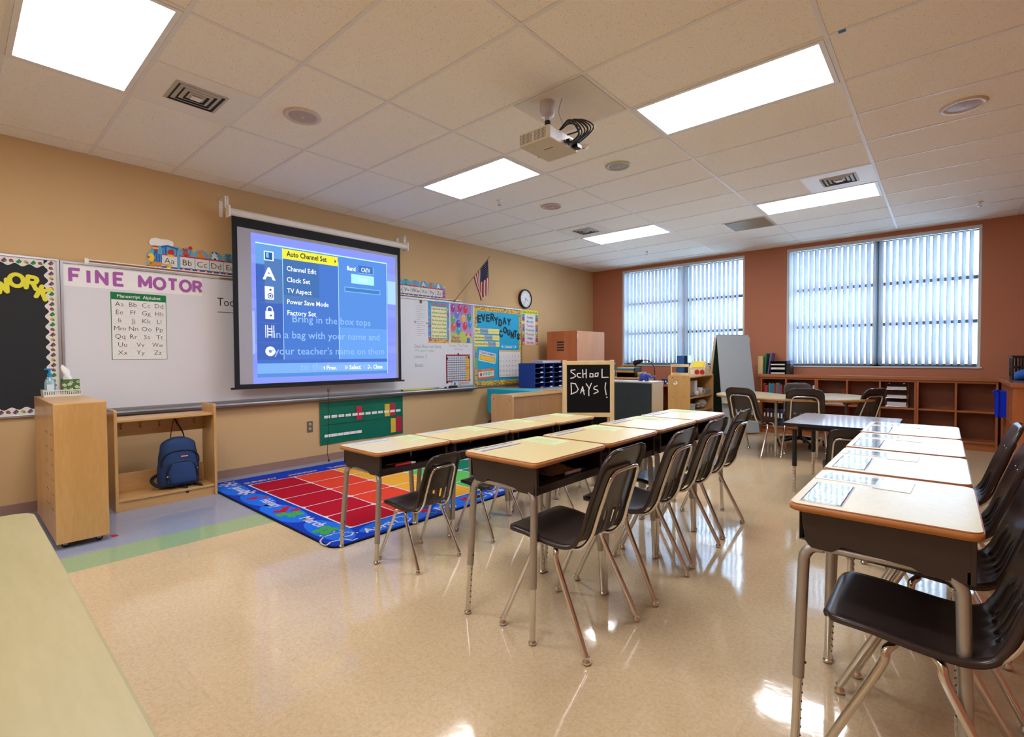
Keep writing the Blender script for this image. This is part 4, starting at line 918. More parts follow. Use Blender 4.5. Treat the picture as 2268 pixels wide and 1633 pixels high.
def plate_mesh(w, l, kind, seed):
    rnd = random.Random(seed); b = MB(); b.box(-w/2, -l/2, 0, w/2, l/2, .0012, paint('#dfe0e2', .25))
    if kind == 'A': b.rect(-w/2+.004, -l/2+.004, -w/2+.010, l/2-.004, .0015, paint('#39466e')); b.rect(w/2-.010, -l/2+.004, w/2-.004, l/2-.004, .0015, paint('#39466e'))
    else:
        cs = ('#3b5a3a', '#8c3a4a', '#3a3f6e', '#7a6a2f', '#2c2c30')
        for k in range(22):
            y_ = -l/2+.004+(l-.008)*k/22
            for x_ in (-w/2+.002, w/2-.015): b.rect(x_, y_, x_+.013, y_+(l-.008)/22, .0015, paint(rnd.choice(cs)))
    # alphabet and number line printing
    for k in range(20): b.rect(-.008, -l/2+.02+(l-.04)*k/20, .006, -l/2+.02+(l-.04)*k/20+.006, .0016, GREY)
    return b
def card_mesh(w, l, m):
    b = MB(); b.box(-w/2, -l/2, 0, w/2, l/2, .001, m)
    for k in range(5): b.rect(-w/2+.02, -l/2+.02+.02*k, w/2-.03-.02*(k % 2), -l/2+.024+.02*k, .0013, paint('#9db58a'))
    return b
place_word = ('nearest', 'second', 'third', 'farthest')
CLEAR = mat('glossy_laminated_card', '#b9c0c4', .04, var=.3, scale=14, coat=.8, bump=.35)
def desk_row(name, x, ys, h, row, rowtxt, sleeve, jog, chairs, cscale, cgroup, crowtxt):
    d0 = make_desk('pupil_desk', h, sleeve)
    for k, y in enumerate(ys):
        o = d0 if k == 0 else clone(d0)
        o.location = (x+jog[k], y+.30, 0)
        o['label'] = 'tan topped pupil desk, %s of four in the %s' % (place_word[k], rowtxt); o['group'] = 'pupil desks in the '+row
    w = .115 if row == 'right row' else .07
    for k, y in enumerate(ys):
        t = thing('name_plate', 'laminated name strip on the %s desk of the %s' % (place_word[k], row), 'name plate', (x+jog[k]-.228+.025+w/2, y+.19, h), group='name strips on the desks')
        b = plate_mesh(w, .30, 'A' if row == 'left row' else 'B', k)
        b.build('laminated_strip', t)
        if row == 'right row':
            t.rotation_euler.z = .0
            MB().box(-w/2+.006, -.14, .0013, w/2-.006, .14, .002, CLEAR).build('clear_cover', t)
            t2 = thing('work_card', 'wide shiny paper card on the %s desk of the %s' % (place_word[k], row), 'paper card', (x+jog[k]-.228+.14, y+.485, h), group='cards on the right row desks', rz=-.04)
            bb = MB(); bb.box(-.13, -.085, 0, .06, .075, .0012, paint('#dadfd6', .15)); bb.box(.05, -.115, .0002, .155, .045, .0016, paint('#d6dccb', .15)); bb.build('card_sheet', t2); 
            MB().box(-.11, -.06, .0013, .05, .05, .0019, CLEAR).build('clear_cover', t2)
        else:
            t2 = thing('work_card', 'pale green paper card on the %s desk of the %s' % (place_word[k], row), 'paper card', (x+jog[k]-.228+.14, y+.49, h), group='green cards on the desks')
            card_mesh(.23, .15, GREENP).build('card_sheet', t2)
    for k, (cx, cy, rz) in enumerate(chairs):
        put_chair(cx, cy, rz, 'brown chrome-legged chair, %s %s' % (place_word[k], crowtxt), cgroup, cscale)
desk_row('A', 2.86, (1.69, 2.295, 2.90, 3.50), .677, 'left row', 'left row in front of the rug', .36, (0, .012, .02, .04),
         [(3.185, 1.925, PI+.05), (3.19, 2.57, PI), (3.20, 3.17, PI-.03), (3.22, 3.78, PI)], .78, 'small chairs of the left row', 'of the small chairs at the left desk row')
desk_row('B', 4.11, (1.65, 2.27, 2.895, 3.515), .797, 'middle row', 'middle row before the right-hand aisle', .36, (0, .0, .0, .0),
         [(4.335, 1.905, PI), (4.335, 2.525, PI+.02), (4.315, 3.09, PI-.02), (4.295, 3.68, PI)], 1., 'chairs of the middle row', 'of the chairs along the middle desk row')
desk_row('C', 5.51, (1.745, 2.375, 3.005, 3.635), .792, 'right row', 'right row nearest the camera', .36, (0, -.003, -.005, -.008),
         [(5.60, 1.94, PI), (5.63, 2.53, PI+.03), (5.64, 3.13, PI-.02), (5.65, 3.80, PI)], 1., 'chairs of the right row', 'of the chairs at the right desk row')
# ---- things kept inside the desks
def stick(name, label, cat, p, ln, r, m, m2, rz):
    t = thing(name, label, cat, p, rz); MB().cyl((0, -ln/2, r), (0, ln*.28, r), r, m, seg=10).build('barrel', t); MB().cyl((0, ln*.27, r), (0, ln/2, r), r*1.08, m2, r*.7, 10).build('tip', t)
zA, zB = .677-.15+.034, .797-.15+.034
stick('pencil', 'yellow pencil lying inside the nearest desk of the left row', 'pencil', (2.98, 1.93, zA), .19, .004, paint('#c9923a'), paint('#d9b98a'), -.2)
stick('marker_pen', 'red and white marker inside the nearest desk of the left row', 'marker', (3.045, 1.93, zA), .15, .008, paint('#c4243a'), paint('#e3dcdc'), -.05)
stick('pencil', 'yellow pencil at the back of the nearest middle row desk box', 'pencil', (4.13, 1.79, zB), .18, .004, paint('#b98a3f'), paint('#d9b98a'), .1)
stick('marker_pen', 'blue and white marker on the edge of the nearest middle row desk box', 'marker', (4.285, 2.03, zB), .15, .0085, paint('#dfe2ea'), paint('#2a3fae'), -.05)
stick('pencil', 'orange pencil inside the second desk of the middle row', 'pencil', (4.24, 2.55, zB), .18, .005, paint('#b8602f'), paint('#c9a36a'), .2)
t = thing('blue_folder', 'flat blue folder inside the second desk of the left row', 'folder', (2.91, 2.55, zA)); MB().box(-.11, -.15, 0, .11, .15, .02, paint('#1f3f8f')).build('cover', t); MB().box(-.10, -.14, .004, .112, .14, .016, PAPER()).build('pages', t)
t = thing('plastic_bag', 'crumpled clear plastic bag inside the nearest middle row desk', 'bag', (4.16, 1.98, zB)); b = MB(); rnd = random.Random(8); vs = []; n, k = 14, 10
for i in range(n+1):
    for j in range(k+1): vs.append((-.09+.18*j/k+rnd.uniform(-.006, .006), -.10+.22*i/n, .004+.05*math.sin(PI*i/n)*math.sin(PI*j/k)*(.7+.5*rnd.random())))
b.add(vs, [(i*(k+1)+j, i*(k+1)+j+1, (i+1)*(k+1)+j+1, (i+1)*(k+1)+j) for i in range(n) for j in range(k)], mat('clear_poly_bag', '#b5b3a8', .12, var=.3, scale=60, alpha=.75), True); b.build('film', t)
# ================================================================ rug
def build_rug():
    t = thing('calendar_rug', 'large blue classroom rug printed with a calendar of coloured squares', 'rug', (2.665, 1.63, 0), PI/2)   # local x along the wall, local y towards it
    def rm(n, h): return mat('rug_'+n, h, .95, var=.10, scale=400, spec=.1)
    BL, B2, WH = rm('blue', '#1638a8'), rm('light_blue', '#2168d8'), rm('white', '#c9c6d0')
    L_, H = 3.66, 2.465; b = MB()
    b.prism(rrect(0, 0, L_, H, .07, 6), 0, .008, rm('edge', '#161b2c')); b.prism(rrect(.012, .012, L_-.012, H-.012, .062, 6), .008, .011, BL, bottom=False)
    z = [.0114, .0117, .0120, .0123]
    for px, py, r in ((.16, .35, .2), (.12, 1.0, .22), (.14, 1.55, .18), (.12, 2.1, .2), (.6, .14, .2), (1.3, .13, .22), (2.0, .14, .2), (2.7, .13, .22), (3.4, .2, .2)):
        b.flat([(min(max(px+r*math.cos(2*PI*k/20)*(1.6 if py < .3 else .6), .02), L_-.02), min(max(py+r*math.sin(2*PI*k/20)*(.55 if py < .3 else 1.5), .02), H-.02)) for k in range(20)], z[0]-.0002, B2)
    x0, x1, y0, y1 = .285, 3.38, .27, 2.125
    b.rect(x0-.008, y0-.008, x1+.008, y1+.008, z[0], WH); b.rect(x0-.05, y1-.002, x0-.04, H-.06, z[0], WH); b.line([(x0-.045, y1), (x0-.045, H-.1), (x0-.12, H-.05)], .012, z[0], WH)
    cols = ('#a30f26', '#cc3d28', '#d69a30', '#55a34e', '#0f6b50', '#2a74b8', '#6a3f96'); cw, rh = (x1-x0)/7, (y1-y0)/5
    for c in range(7):
        for r in range(5): b.flat(rrect(x0+cw*c+.006, y0+rh*r+.006, x0+cw*(c+1)-.006, y0+rh*(r+1)-.006, .035, 4), z[1], rm('square_%d' % c, cols[c]))
    for c, d in enumerate(('SUNDAY', 'MONDAY', 'TUESDAY', 'WEDNESDAY', 'THURSDAY', 'FRIDAY', 'SATURDAY')): b.text(d, x0+cw*(c+.35), 2.19, .062, z[1], rm('gold', '#c9a05a'), 'C', .03, wmax=.32)
    for d, y_ in (('January', 2.16), ('February', 1.50), ('March', .76)): b.text(d, .135, y_, .085, z[1], WH, 'L', .02, rot=-PI/2, wmax=.3)
    for d, x_ in (('April', .30), ('May', .98), ('June', 1.56), ('July', 2.3), ('August', 2.95)): b.text(d, x_, .085, .085, z[1], WH, 'L', .02)
    def heart(x, y, s): b.flat([(x+s*.062*16*math.sin(a)**3/16*16/16, y+s*.062*(13*math.cos(a)-5*math.cos(2*a)-2*math.cos(3*a)-math.cos(4*a))/16) for a in [2*PI*k/24 for k in range(24)]][::-1], z[2], rm('red', '#b01228'))
    heart(.13, 1.62, .8); heart(.21, 1.57, .5); heart(.2, 1.12, .6); heart(.13, 1.06, 1.); heart(.22, 1.0, .7)
    def snow(x, y, s):
        for k in range(6): a = PI*k/3; b.line([(x, y), (x+s*math.cos(a), y+s*math.sin(a))], .012, z[2], WH); b.disc(x+s*.8*math.cos(a), y+s*.8*math.sin(a), .018, z[2]+.0001, WH, 8)
    snow(.16, 2.30, .085); snow(.17, 1.86, .075)
    def clover(x, y, s, a0=0):
        for k in range(4): a = a0+PI/4+PI/2*k; b.disc(x+s*.62*math.cos(a), y+s*.62*math.sin(a), s*.46, z[2]+.0001*k, rm('clover', '#3f9a3f'), 14)
        b.line([(x, y), (x-s*.5, y-s*1.2)], .012, z[2], rm('clover', '#3f9a3f'))
    clover(.16, .90, .075); clover(.09, .96, .05); clover(.14, .36, .085, .3)
    um = arc(.12, .12, .13, .3, PI+.3, 14); b.line(um, .012, z[2], WH); b.line([um[-1], (.05, .12), (.1, .10), (.14, .15), (.2, .12), um[0]], .012, z[2], WH); b.line([(.12, .13), (.16, .03), (.2, .04)], .012, z[2], WH)
    for k in range(9): b.disc(.06+.05*(k % 5), .24+.04*(k // 5)-.1*(k == 4), .009, z[2], WH, 8)
    b.line([(.58, .1), (.60, .2), (.68, .2), (.70, .1), (.64, .06), (.58, .1)], .012, z[2], WH); b.line([(.70, .1), (.76, .12)], .012, z[2], WH)
    for x_ in (.84, 1.28): b.flat([(x_, .13), (x_+.1, .13), (x_+.08, .22), (x_+.05, .18), (x_+.02, .22)], z[2], rm('red', '#b01228')); b.line([(x_+.05, .13), (x_+.06, .05), (x_+.1, .08)], .01, z[2], rm('clover', '#3f9a3f'))
    b.flat([(1.36, .08), (1.52, .08), (1.52, .15), (1.44, .2), (1.36, .15)], z[2], rm('black', '#1b1b22')); b.line([(1.36, .08), (1.52, .08), (1.52, .15), (1.44, .2), (1.36, .15), (1.36, .08)], .01, z[3], WH)
    b.build('pile', t)
build_rug()

# ================================================================ tall maple cabinet seen from its end
t = thing('storage_cabinet', 'tall narrow maple cabinet on castors at the left, with a white basket on top', 'cabinet', (.28, .44, 0))
L_, D_, H_ = 1.025, .275, .967; b = MB()
b.rbox(L_-.02, 0, .04, L_, D_, H_-.004, .006, MAPLE()); b.build('end_panel', t, bevel=.003)
MB().box(0, 0, .04, .02, D_, H_-.02, MAPLE()).build('end_panel', t, bevel=.003)
MB().rbox(-.002, -.002, H_-.02, L_-.001, D_+.002, H_, .01, MAPLEX()).build('top_panel', t, bevel=.004)
MB().box(.02, D_-.012, .04, L_-.02, D_, H_-.02, MAPLE()).build('back_panel', t)
MB().box(.02, .004, .04, L_-.02, D_-.012, .062, MAPLEX()).build('shelf', t); MB().box(.02, .01, .50, L_-.02, D_-.012, .52, MAPLEX()).build('shelf', t)
MB().box(.02, .002, .062, .5, .012, H_-.02, MAPLE()).build('door', t, bevel=.003); MB().box(.504, .002, .062, L_-.022, .012, H_-.02, MAPLE()).build('door', t, bevel=.003)
b = MB()
for x in (.62, .70, .88, .94):
    for k in range(6): b.box(x, .0005, .25+.1*k, x+.008, .0022, .258+.1*k, DARK)
b.build('peg_hole', t)
for x in (.06, L_-.06):
    for y in (.05, D_-.05): MB().cyl((x-.012, y, .02), (x+.012, y, .02), .02, BLACK(), seg=14).box(x-.015, y-.012, .018, x+.015, y+.012, .042, STEEL()).build('castor', t)
t = thing('storage_basket', 'low white slotted plastic basket on top of the tall maple cabinet', 'basket', (.38, .585, .967))
WP = mat('white_plastic', '#dcdcd8', .35, var=.02); b = MB()
for r, (xa, ya, xb, yb) in enumerate(((-.085, -.105, .075, .112),)):
    b.box(xa, ya, 0, xb, yb, .003, WP)
    for sx, sy in ((1, 0), (-1, 0), (0, 1), (0, -1)):
        if sx:
            x = xb if sx > 0 else xa
            b.box(x-.002, ya, .0, x+.002, yb, .014, WP); b.box(x-.002+.004*sx, ya-.006, .042, x+.002+.006*sx, yb+.006, .05, WP); n = 17
            for k in range(n+1): q = ya+(yb-ya)*k/n; b.box(x-.0015+.002*sx, q-.003, .012, x+.0015+.002*sx, q+.003, .044, WP)
        else:
            y = yb if sy > 0 else ya
            b.box(xa, y-.002, 0, xb, y+.002, .014, WP); b.box(xa-.006, y-.002+.004*sy, .042, xb+.006, y+.002+.006*sy, .05, WP); n = 13
            for k in range(n+1): q = xa+(xb-xa)*k/n; b.box(q-.003, y-.0015+.002*sy, .012, q+.003, y+.0015+.002*sy, .044, WP)
b.build('slotted_tray', t)
t = thing('tissue_box', 'green flowered tissue box with a white tissue pulled up, in the basket', 'tissue box', (.38, .643, .971))
b = MB(); b.box(-.055, -.052, 0, .055, .05, .125, paint('#48703a')); rnd = random.Random(1)
for k in range(34):
    s = rnd.randrange(2); p, q = rnd.uniform(-.048, .046), rnd.uniform(.012, .113)
    M_ = Matrix.Translation((.0553, p, q)) @ Matrix(((0, 0, 1, 0), (1, 0, 0, 0), (0, 1, 0, 0), (0, 0, 0, 1))) if s else Matrix.Translation((p, -.0523, q)) @ Matrix(((1, 0, 0, 0), (0, 0, -1, 0), (0, 1, 0, 0), (0, 0, 0, 1)))
    for a in range(5):
        an = 2*PI*a/5+k; b.disc(.008*math.cos(an), .008*math.sin(an), .0055, .0002+.00005*a, paint('#cfd6b0'), 7, ry=.0035, M=M_)
b.build('carton', t)
b = MB(); n = 10; vs = []
for i in range(7):
    for k in range(n): a = 2*PI*k/n; r = (.03, .028, .022, .026, .022, .014, .002)[i]*(1+.35*math.sin(3*a+i)); vs.append((r*math.cos(a)*.7, -.01-.006*i+r*math.sin(a), .122+.02*i))
b.add(vs, [(i*n+k, i*n+(k+1) % n, (i+1)*n+(k+1) % n, (i+1)*n+k) for i in range(6) for k in range(n)], PAPER(), True); b.build('tissue', t)
t = thing('sanitizer_bottle', 'clear hand sanitizer bottle with a blue pump, in the basket', 'bottle', (.40, .52, .971))
GEL = mat('clear_blue_gel', '#9fc3cf', .08, var=.05, alpha=.72, coat=.5)
MB().lathe([(0, 0), (.03, .0), (.033, .006), (.033, .10), (.026, .128), (.013, .14), (.013, .15)], GEL, seg=22).build('bottle_body', t)
MB().box(.0325, -.02, .03, .0345, .02, .09, paint('#cfe0ea')).build('bottle_label', t)
PBL = paint('#1f87b8', .35); MB().cyl((0, 0, .148), (0, 0, .175), .015, PBL).cyl((0, 0, .175), (0, 0, .205), .007, PBL).box(-.01, -.03, .203, .01, .014, .214, PBL).build('pump', t)

# ================================================================ coat rack with bench
t = thing('coat_rack', 'maple coat rack with hooks, a top shelf and a low bench, against the wall', 'coat rack', (.28, .872, 0))
W_ = .748; D_ = .322; H_ = .838; th = .022
for y in (0, W_-th):
    M_ = Matrix(((1, 0, 0, 0), (0, 0, 1, y), (0, 1, 0, 0), (0, 0, 0, 1)))
    b = MB(); prof = [(.0, .0), (D_, .0), (D_, H_-.015), (D_-.012, H_), (.0, H_)]
    vs = [(x, y, z) for x, z in prof]+[(x, y+th, z) for x, z in prof]; b.add(vs, [(0, 1, 2, 3, 4), (9, 8, 7, 6, 5)]+[(k, 5+k, 5+(k+1) % 5, (k+1) % 5) for k in range(5)], MAPLE()); b.build('side_panel', t, bevel=.004)
MB().box(.01, th, .735, D_-.01, W_-th, .757, MAPLEX()).build('top_shelf', t, bevel=.004)
MB().box(.02, th, .585, .04, W_-th, .735, MAPLEX()).build('hook_rail', t, bevel=.003)
MB().box(.02, th, .10, .035, W_-th, .265, MAPLEX()).build('lower_back_panel', t, bevel=.003)
MB().box(.02, th, .078, D_-.004, W_-th, .10, MAPLEX()).build('bench', t, bevel=.004); MB().box(D_-.03, th, .0, D_-.014, W_-th, .078, MAPLEX()).build('kick_board', t)
for k in range(5):
    y = .095+.138*k
    b = MB(); b.box(.04, y-.006, .648, .043, y+.006, .692, mat('brass_hook', '#a8824a', .3, .9))
    b.tube(smooth_path([(.043, y, .682), (.075, y, .69), (.085, y, .70)], 4), .0032, mat('brass_hook', '#a8824a', .3, .9), 8); b.tube(smooth_path([(.043, y, .66), (.062, y, .65), (.07, y, .66), (.07, y, .668)], 4), .0032, mat('brass_hook', '#a8824a', .3, .9), 8); b.build('hook', t)

# ================================================================ backpack
def backpack():
    t = thing('backpack', 'dark blue backpack hanging from a hook of the coat rack', 'backpack', (.44, 1.352, .108))
    NB = mat('navy_canvas', '#1f3d6e', .8, var=.10, scale=120, bump=.3); BK = mat('black_webbing', '#101116', .75, var=.08, scale=200); 
    def body(cx, sc_y, hgt, dep, z0, m, name, fx=0):
        n, k = 14, 20; vs = []; b = MB()
        for i in range(n+1):
            u = i/n; z = z0+hgt*(1-(1-u)**1.15)
            w = sc_y*(1.0-.10*u-.22*u**3)*(1-.75*max(0, (u-.82)/.18)**2.2)*(.93+.07*min(1, u*6)); d = dep*(1-.25*u-.3*max(0, u-.6))*(1-.6*max(0, (u-.85)/.15)**2)*(.85+.15*min(1, u*5))
            for j in range(k):
                a = 2*PI*j/k; e = .62
                c, s = math.cos(a), math.sin(a)
                vs.append((cx+d*math.copysign(abs(c)**e, c)*(1 if c > 0 else .75)+.01*u, w*math.copysign(abs(s)**e, s)+.004*math.sin(7*z*9+3*a), z))
        fs = [(i*k+j, i*k+(j+1) % k, (i+1)*k+(j+1) % k, (i+1)*k+j) for i in range(n) for j in range(k)]+[tuple(range(k-1, -1, -1)), tuple(n*k+j for j in range(k))]
        b.add(vs, fs, m, True); return b.build(name, t, subd=1)
    body(0, .158, .425, .105, .0, NB, 'main_body')
    body(.085, .118, .20, .055, .035, NB, 'front_pocket')
    b = MB()
    def arch(w, z0, z1, x0, x1, r): b.tube(smooth_path([(x0, -w, z0), (x0+.004, -w*.97, z0+(z1-z0)*.5), (x1, -w*.62, z1-.012), (x1+.003, 0, z1), (x1, w*.62, z1-.012), (x0+.004, w*.97, z0+(z1-z0)*.5), (x0, w, z0)], 5), r, BK, 7)
    arch(.112, .08, .222, .118, .122, .006); arch(.138, .19, .312, .074, .088, .006)
    b.tube(smooth_path([(.136, -.095, .10), (.142, -.09, .07), (.142, -.088, .03)], 4), .0045, BK, 6); b.build('zip', t)
    b = MB(); b.ball((.126, -.108, .108), .007, CHROME()); b.ball((.123, .112, .15), .005, CHROME()); b.build('zip_pull', t)
    b = MB(); M_ = Matrix.Translation((.094, .025, .262)) @ Matrix.Rotation(-.12, 4, 'Y') @ Matrix(((0, 0, 1, 0), (1, 0, 0, 0), (0, 1, 0, 0), (0, 0, 0, 1)))
    b.prism([(.03*math.cos(2*PI*k/20), .0095*math.sin(2*PI*k/20)) for k in range(20)], 0, .004, paint('#8f2030'), M=M_); b.rect(-.024, -.0045, .024, .0045, .0045, PAPER(), M=M_); b.text('EASTPAK', 0, -.0032, .0064, .0049, paint('#8f2030'), 'C', .02, M=M_, res=1); b.build('patch', t)
    b = MB(); p = smooth_path([(.0, -.05, .41), (-.02, -.042, .46), (-.078, -.012, .545), (-.088, 0, .567), (-.078, .012, .545), (-.02, .042, .46), (.0, .05, .41)], 5)
    for i in range(len(p)-1):
        q, r = Vector(p[i]), Vector(p[i+1]); w_ = Vector((.012, 0, .006)); o_ = Vector((0, .002, 0)); b.add([q-w_, r-w_, r+w_, q+w_, q-w_+o_, r-w_+o_, r+w_+o_, q+w_+o_], [(0, 1, 2, 3), (7, 6, 5, 4), (0, 4, 5, 1), (3, 2, 6, 7)], BK)
    b.build('carry_loop', t)
    def strap(name, pts, w=.011):
        b = MB()
        for q, r in zip(pts[:-1], pts[1:]):
            q, r = Vector(q), Vector(r); d = (r-q).normalized(); s = d.cross(Vector((1, .1, .2))).normalized()*w; o_ = d.cross(s).normalized()*.002
            b.add([q-s-o_, r-s-o_, r+s-o_, q+s-o_, q-s+o_, r-s+o_, r+s+o_, q+s+o_], [(3, 2, 1, 0), (4, 5, 6, 7), (0, 1, 5, 4), (2, 3, 7, 6), (1, 2, 6, 5), (3, 0, 4, 7)], BK)
        b.build(name, t)
    strap('shoulder_strap', smooth_path([(-.05, -.13, .11), (-.03, -.18, .085), (.0, -.19, .06), (.03, -.165, .03), (.05, -.14, .02)], 4), .014)
    strap('strap_tail', smooth_path([(.06, .0, .004), (.105, .01, .006), (.135, .02, .002), (.150, .025, -.01), (.1515, .028, -.045)], 4)); strap('strap_tail', smooth_path([(.07, .10, .004), (.115, .12, .006), (.145, .135, .0), (.1515, .14, -.02)], 4))
backpack(); bpy.data.objects['backpack'].scale = (1, 1.04, 1.05)

# ================================================================ low maple table beside the camera
t = thing('low_table', 'pale maple table top filling the lower left corner of the picture', 'table', (3.85, -.19, 0))
PT = wood('pale_maple_top', '#a79c70', '#b3a87d', .38, 'X', 3.5)
MB().rbox(-1.17, -.42, .572, 1.0, .42, .60, .07, PT).build('table_top', t, bevel=.008)
MB().box(-1.05, -.34, .50, .9, .34, .571, PALEWOOD()).build('apron', t)
for x in (-1.04, .89):
    for y in (-.33, .33): MB().box(x-.03, y-.03, 0, x+.03, y+.03, .571, PALEWOOD()).build('leg', t, bevel=.004)
tag(MB().flat([(0, 0), (.06, .01), (.05, .04), (.01, .03)], .002, paint('#b8202c')).box(0, 0, 0, .05, .03, .0018, paint('#b8202c')).build('paper_scrap'), 'tiny red paper scrap on the floor beside the tall maple cabinet', 'paper').location = (1.20, .735, .0)
# ================================================================ long low bookcase and worktop
ZT = .905; CY = 8.75
def bookcase(name, x0, x1, divs, label):
    t = thing(name, label, 'bookcase', (x0, CY, 0)); W = x1-x0; D = YB-.01-CY; th = .022
    for x in (0, W-th): MB().box(x, 0, 0, x+th, D, ZT-.001, CHERRY()).build('side_panel', t, bevel=.002)
    for d in divs: MB().box(d-x0-th/2, .004, .12, d-x0+th/2, D, ZT-.03, CHERRY()).build('divider', t, bevel=.002)
    MB().box(th, .004, .098, W-th, D, .12, CHERRYX()).build('bottom_shelf', t); MB().box(th, .006, .492, W-th, D, .514, CHERRYX()).build('middle_shelf', t)
    MB().box(th, .002, ZT-.03, W-th, D, ZT-.002, CHERRYX()).build('top_rail', t); MB().box(th, D-.012, .12, W-th, D, ZT-.03, mat('cherry_back', '#8a4f33', .5)).build('back_panel', t)
    MB().box(th, .03, 0, W-th, .045, .098, CHERRYX()).build('kick_board', t); return t
bookcase('bookcase', 3.40, 4.186, (3.77,), 'left end unit of the orange-brown low bookcase, holding books')
bookcase('bookcase', 4.188, 5.375, (4.579, 4.971), 'middle unit of the low bookcase, with the wire letter tray')
bookcase('bookcase', 5.377, 6.18, (5.78,), 'empty right unit of the low bookcase under the right window')
t = thing('bookcase', 'return unit of the low bookcase, its plain orange end panel facing the room', 'bookcase', (6.20, 7.30, 0))
MB().box(0, 0, 0, .74, .024, ZT-.001, wood('cherry_end', '#a55f33', '#b56d40', .35, 'Z', 5.)).build('end_panel', t, bevel=.002)
for y in (.38, .73, 1.08, 1.42): MB().box(.004, y-.011, .1, .74, y+.011, ZT-.03, CHERRY()).build('divider', t)
MB().box(.004, .024, .098, .74, 1.44, .12, CHERRY()).build('bottom_shelf', t); MB().box(.006, .024, .492, .74, 1.44, .514, CHERRY()).build('middle_shelf', t)
MB().box(.002, .024, ZT-.03, .74, 1.44, ZT-.002, CHERRY()).build('top_rail', t); MB().box(.72, .024, .12, .74, 1.44, ZT-.03, CHERRY()).build('back_panel', t); MB().box(.04, .024, 0, .055, 1.44, .098, CHERRY()).build('kick_board', t)
t = thing('worktop', 'continuous L-shaped wood edged worktop on the low bookcases', 'countertop', (3.30, 7.28, ZT))
L_ = [(0, 1.45), (2.88, 1.45), (2.88, 0), (3.64, 0), (3.64, 1.81), (0, 1.81)]
b = MB(); b.prism(L_, 0, .046, CHERRYX()); b.build('core', t, bevel=.003); MB().prism([(.004, 1.454), (2.884, 1.454), (2.884, .004), (3.636, .004), (3.636, 1.806), (.004, 1.806)], .046, .0475, mat('worktop_laminate', '#8f6f5c', .16, var=.06, scale=40, coat=.2)).build('laminate_top', t)
ZW = ZT+.0475
# ---- books and files
def book(x, y, z, th, h, d, c, tilt, label, group, spine=True):
    t = thing('book', label, 'book', (x, y, z), group=group); t.rotation_euler = (0, tilt, 0)
    MB().box(0, 0, 0, th, d, h, paint(c, .45)).build('cover', t, bevel=.0015)
    MB().box(.002, .004, h-.0005, th-.002, d-.001, h+.0005, PAPER()).box(.002, .004, -.0003, th-.002, d-.001, .0005, PAPER()).build('page_block', t)
    return t
rnd = random.Random(12); x = 3.432
colz = [('dark red', '#8f2a30'), ('red', '#b5363a'), ('maroon', '#6e2630'), ('teal', '#3f8f96'), ('blue', '#3f76a0'), ('teal', '#2f7f80'), ('dark red', '#93303a'), ('orange red', '#c0492f'), ('blue', '#2f74ad'), ('green', '#2f7a5a'), ('red', '#b02c38')]
for k, (n, c) in enumerate(colz):
    w_ = rnd.uniform(.02, .032); h_ = rnd.uniform(.24, .30)
    book(x, CY+.05, .5145, w_, h_, .2, c, 0, '%s book, number %d from the left in the upper left bookcase bay' % (n, k+1), 'upright books in the upper left bookcase bay'); x += w_+.0015
x = 3.79
for k, (n, c) in enumerate((('blue', '#2f6fa5'), ('blue', '#2a5f9a'), ('red', '#b5303a'))):
    book(x, CY+.05, .5145, .028, .29, .2, c, 0, '%s upright book, %s from the left in the second bookcase bay' % (n, ('first', 'second', 'third')[k]), 'books in the second bookcase bay'); x += .030
for k, (n, c) in enumerate((('yellow', '#d9a92f'), ('gold', '#d8a02a'), ('yellow', '#dcae35'), ('dark red', '#7a2a30'))):
    book(x+.005+.033*k, CY+.05, .522, .028, .30-.022*k, .2, c, -.0+.20+.05*k, '%s leaning book, %s of the leaning row in the second bookcase bay' % (n, ('first', 'second', 'third', 'last')[k]), 'leaning books in the second bookcase bay').rotation_euler = (0, -(.12+.0*k), 0)
book(4.135, CY+.03, .5145, .028, .27, .21, '#cfd6da', 0, 'white binder against the right side of the second bookcase bay', None)
x = 3.43
for k in range(6):
    n, c = (('black', '#1c1e26'), ('dark red', '#5e2430'), ('black', '#20222b'), ('navy', '#23304a'), ('black', '#1b1d22'), ('navy', '#27375a'))[k]
    t = thing('ring_binder', '%s ring binder with a white spine label, number %d in the lower bookcase bay' % (n, k+1), 'binder', (x, CY+.05, .1205), group='binders in the lower left bookcase bay')
    MB().box(0, 0, 0, .046, .22, .27, paint(c)).build('cover', t, bevel=.003); MB().box(.012, -.0012, .12, .034, .0, .20, PAPER()).build('spine_label', t); x += .050
t = thing('paper_stack', 'flat stack of white papers and magazines in the third bookcase bay', 'paper stack', (4.24, CY+.04, .5145)); b = MB(); rnd = random.Random(6)
for k in range(9): dx = rnd.uniform(0, .015); b.box(dx, 0, .011*k, .28+dx, .22, .011*k+.0095, paint(rnd.choice(['#c9c9ce', '#b9bcc6', '#a9a9b4', '#d0d0d0'])))
b.build('sheets', t)
tag(MB().box(0, 0, 0, .07, .18, .10, paint('#2b2226')).cyl((.02, .0, .1), (.03, .01, .24), .004, paint('#a82c30')).cyl((.04, .0, .1), (.05, .01, .23), .004, paint('#b5402f')).cyl((.055, .02, .1), (.03, .02, .22), .004, paint('#8f2a30')).build('pencil_box'), 'dark pencil box with red pencils beside the papers in the third bookcase bay', 'pencil box').location = (4.54-.05, CY+.05, .5145)
t = thing('wire_letter_tray', 'three tier chrome wire letter tray holding white papers in the bookcase', 'letter tray', (5.035, CY+.03, .5145))
b = MB(); wire = lambda p: b.tube(p, .0028, CHROME(), 6)
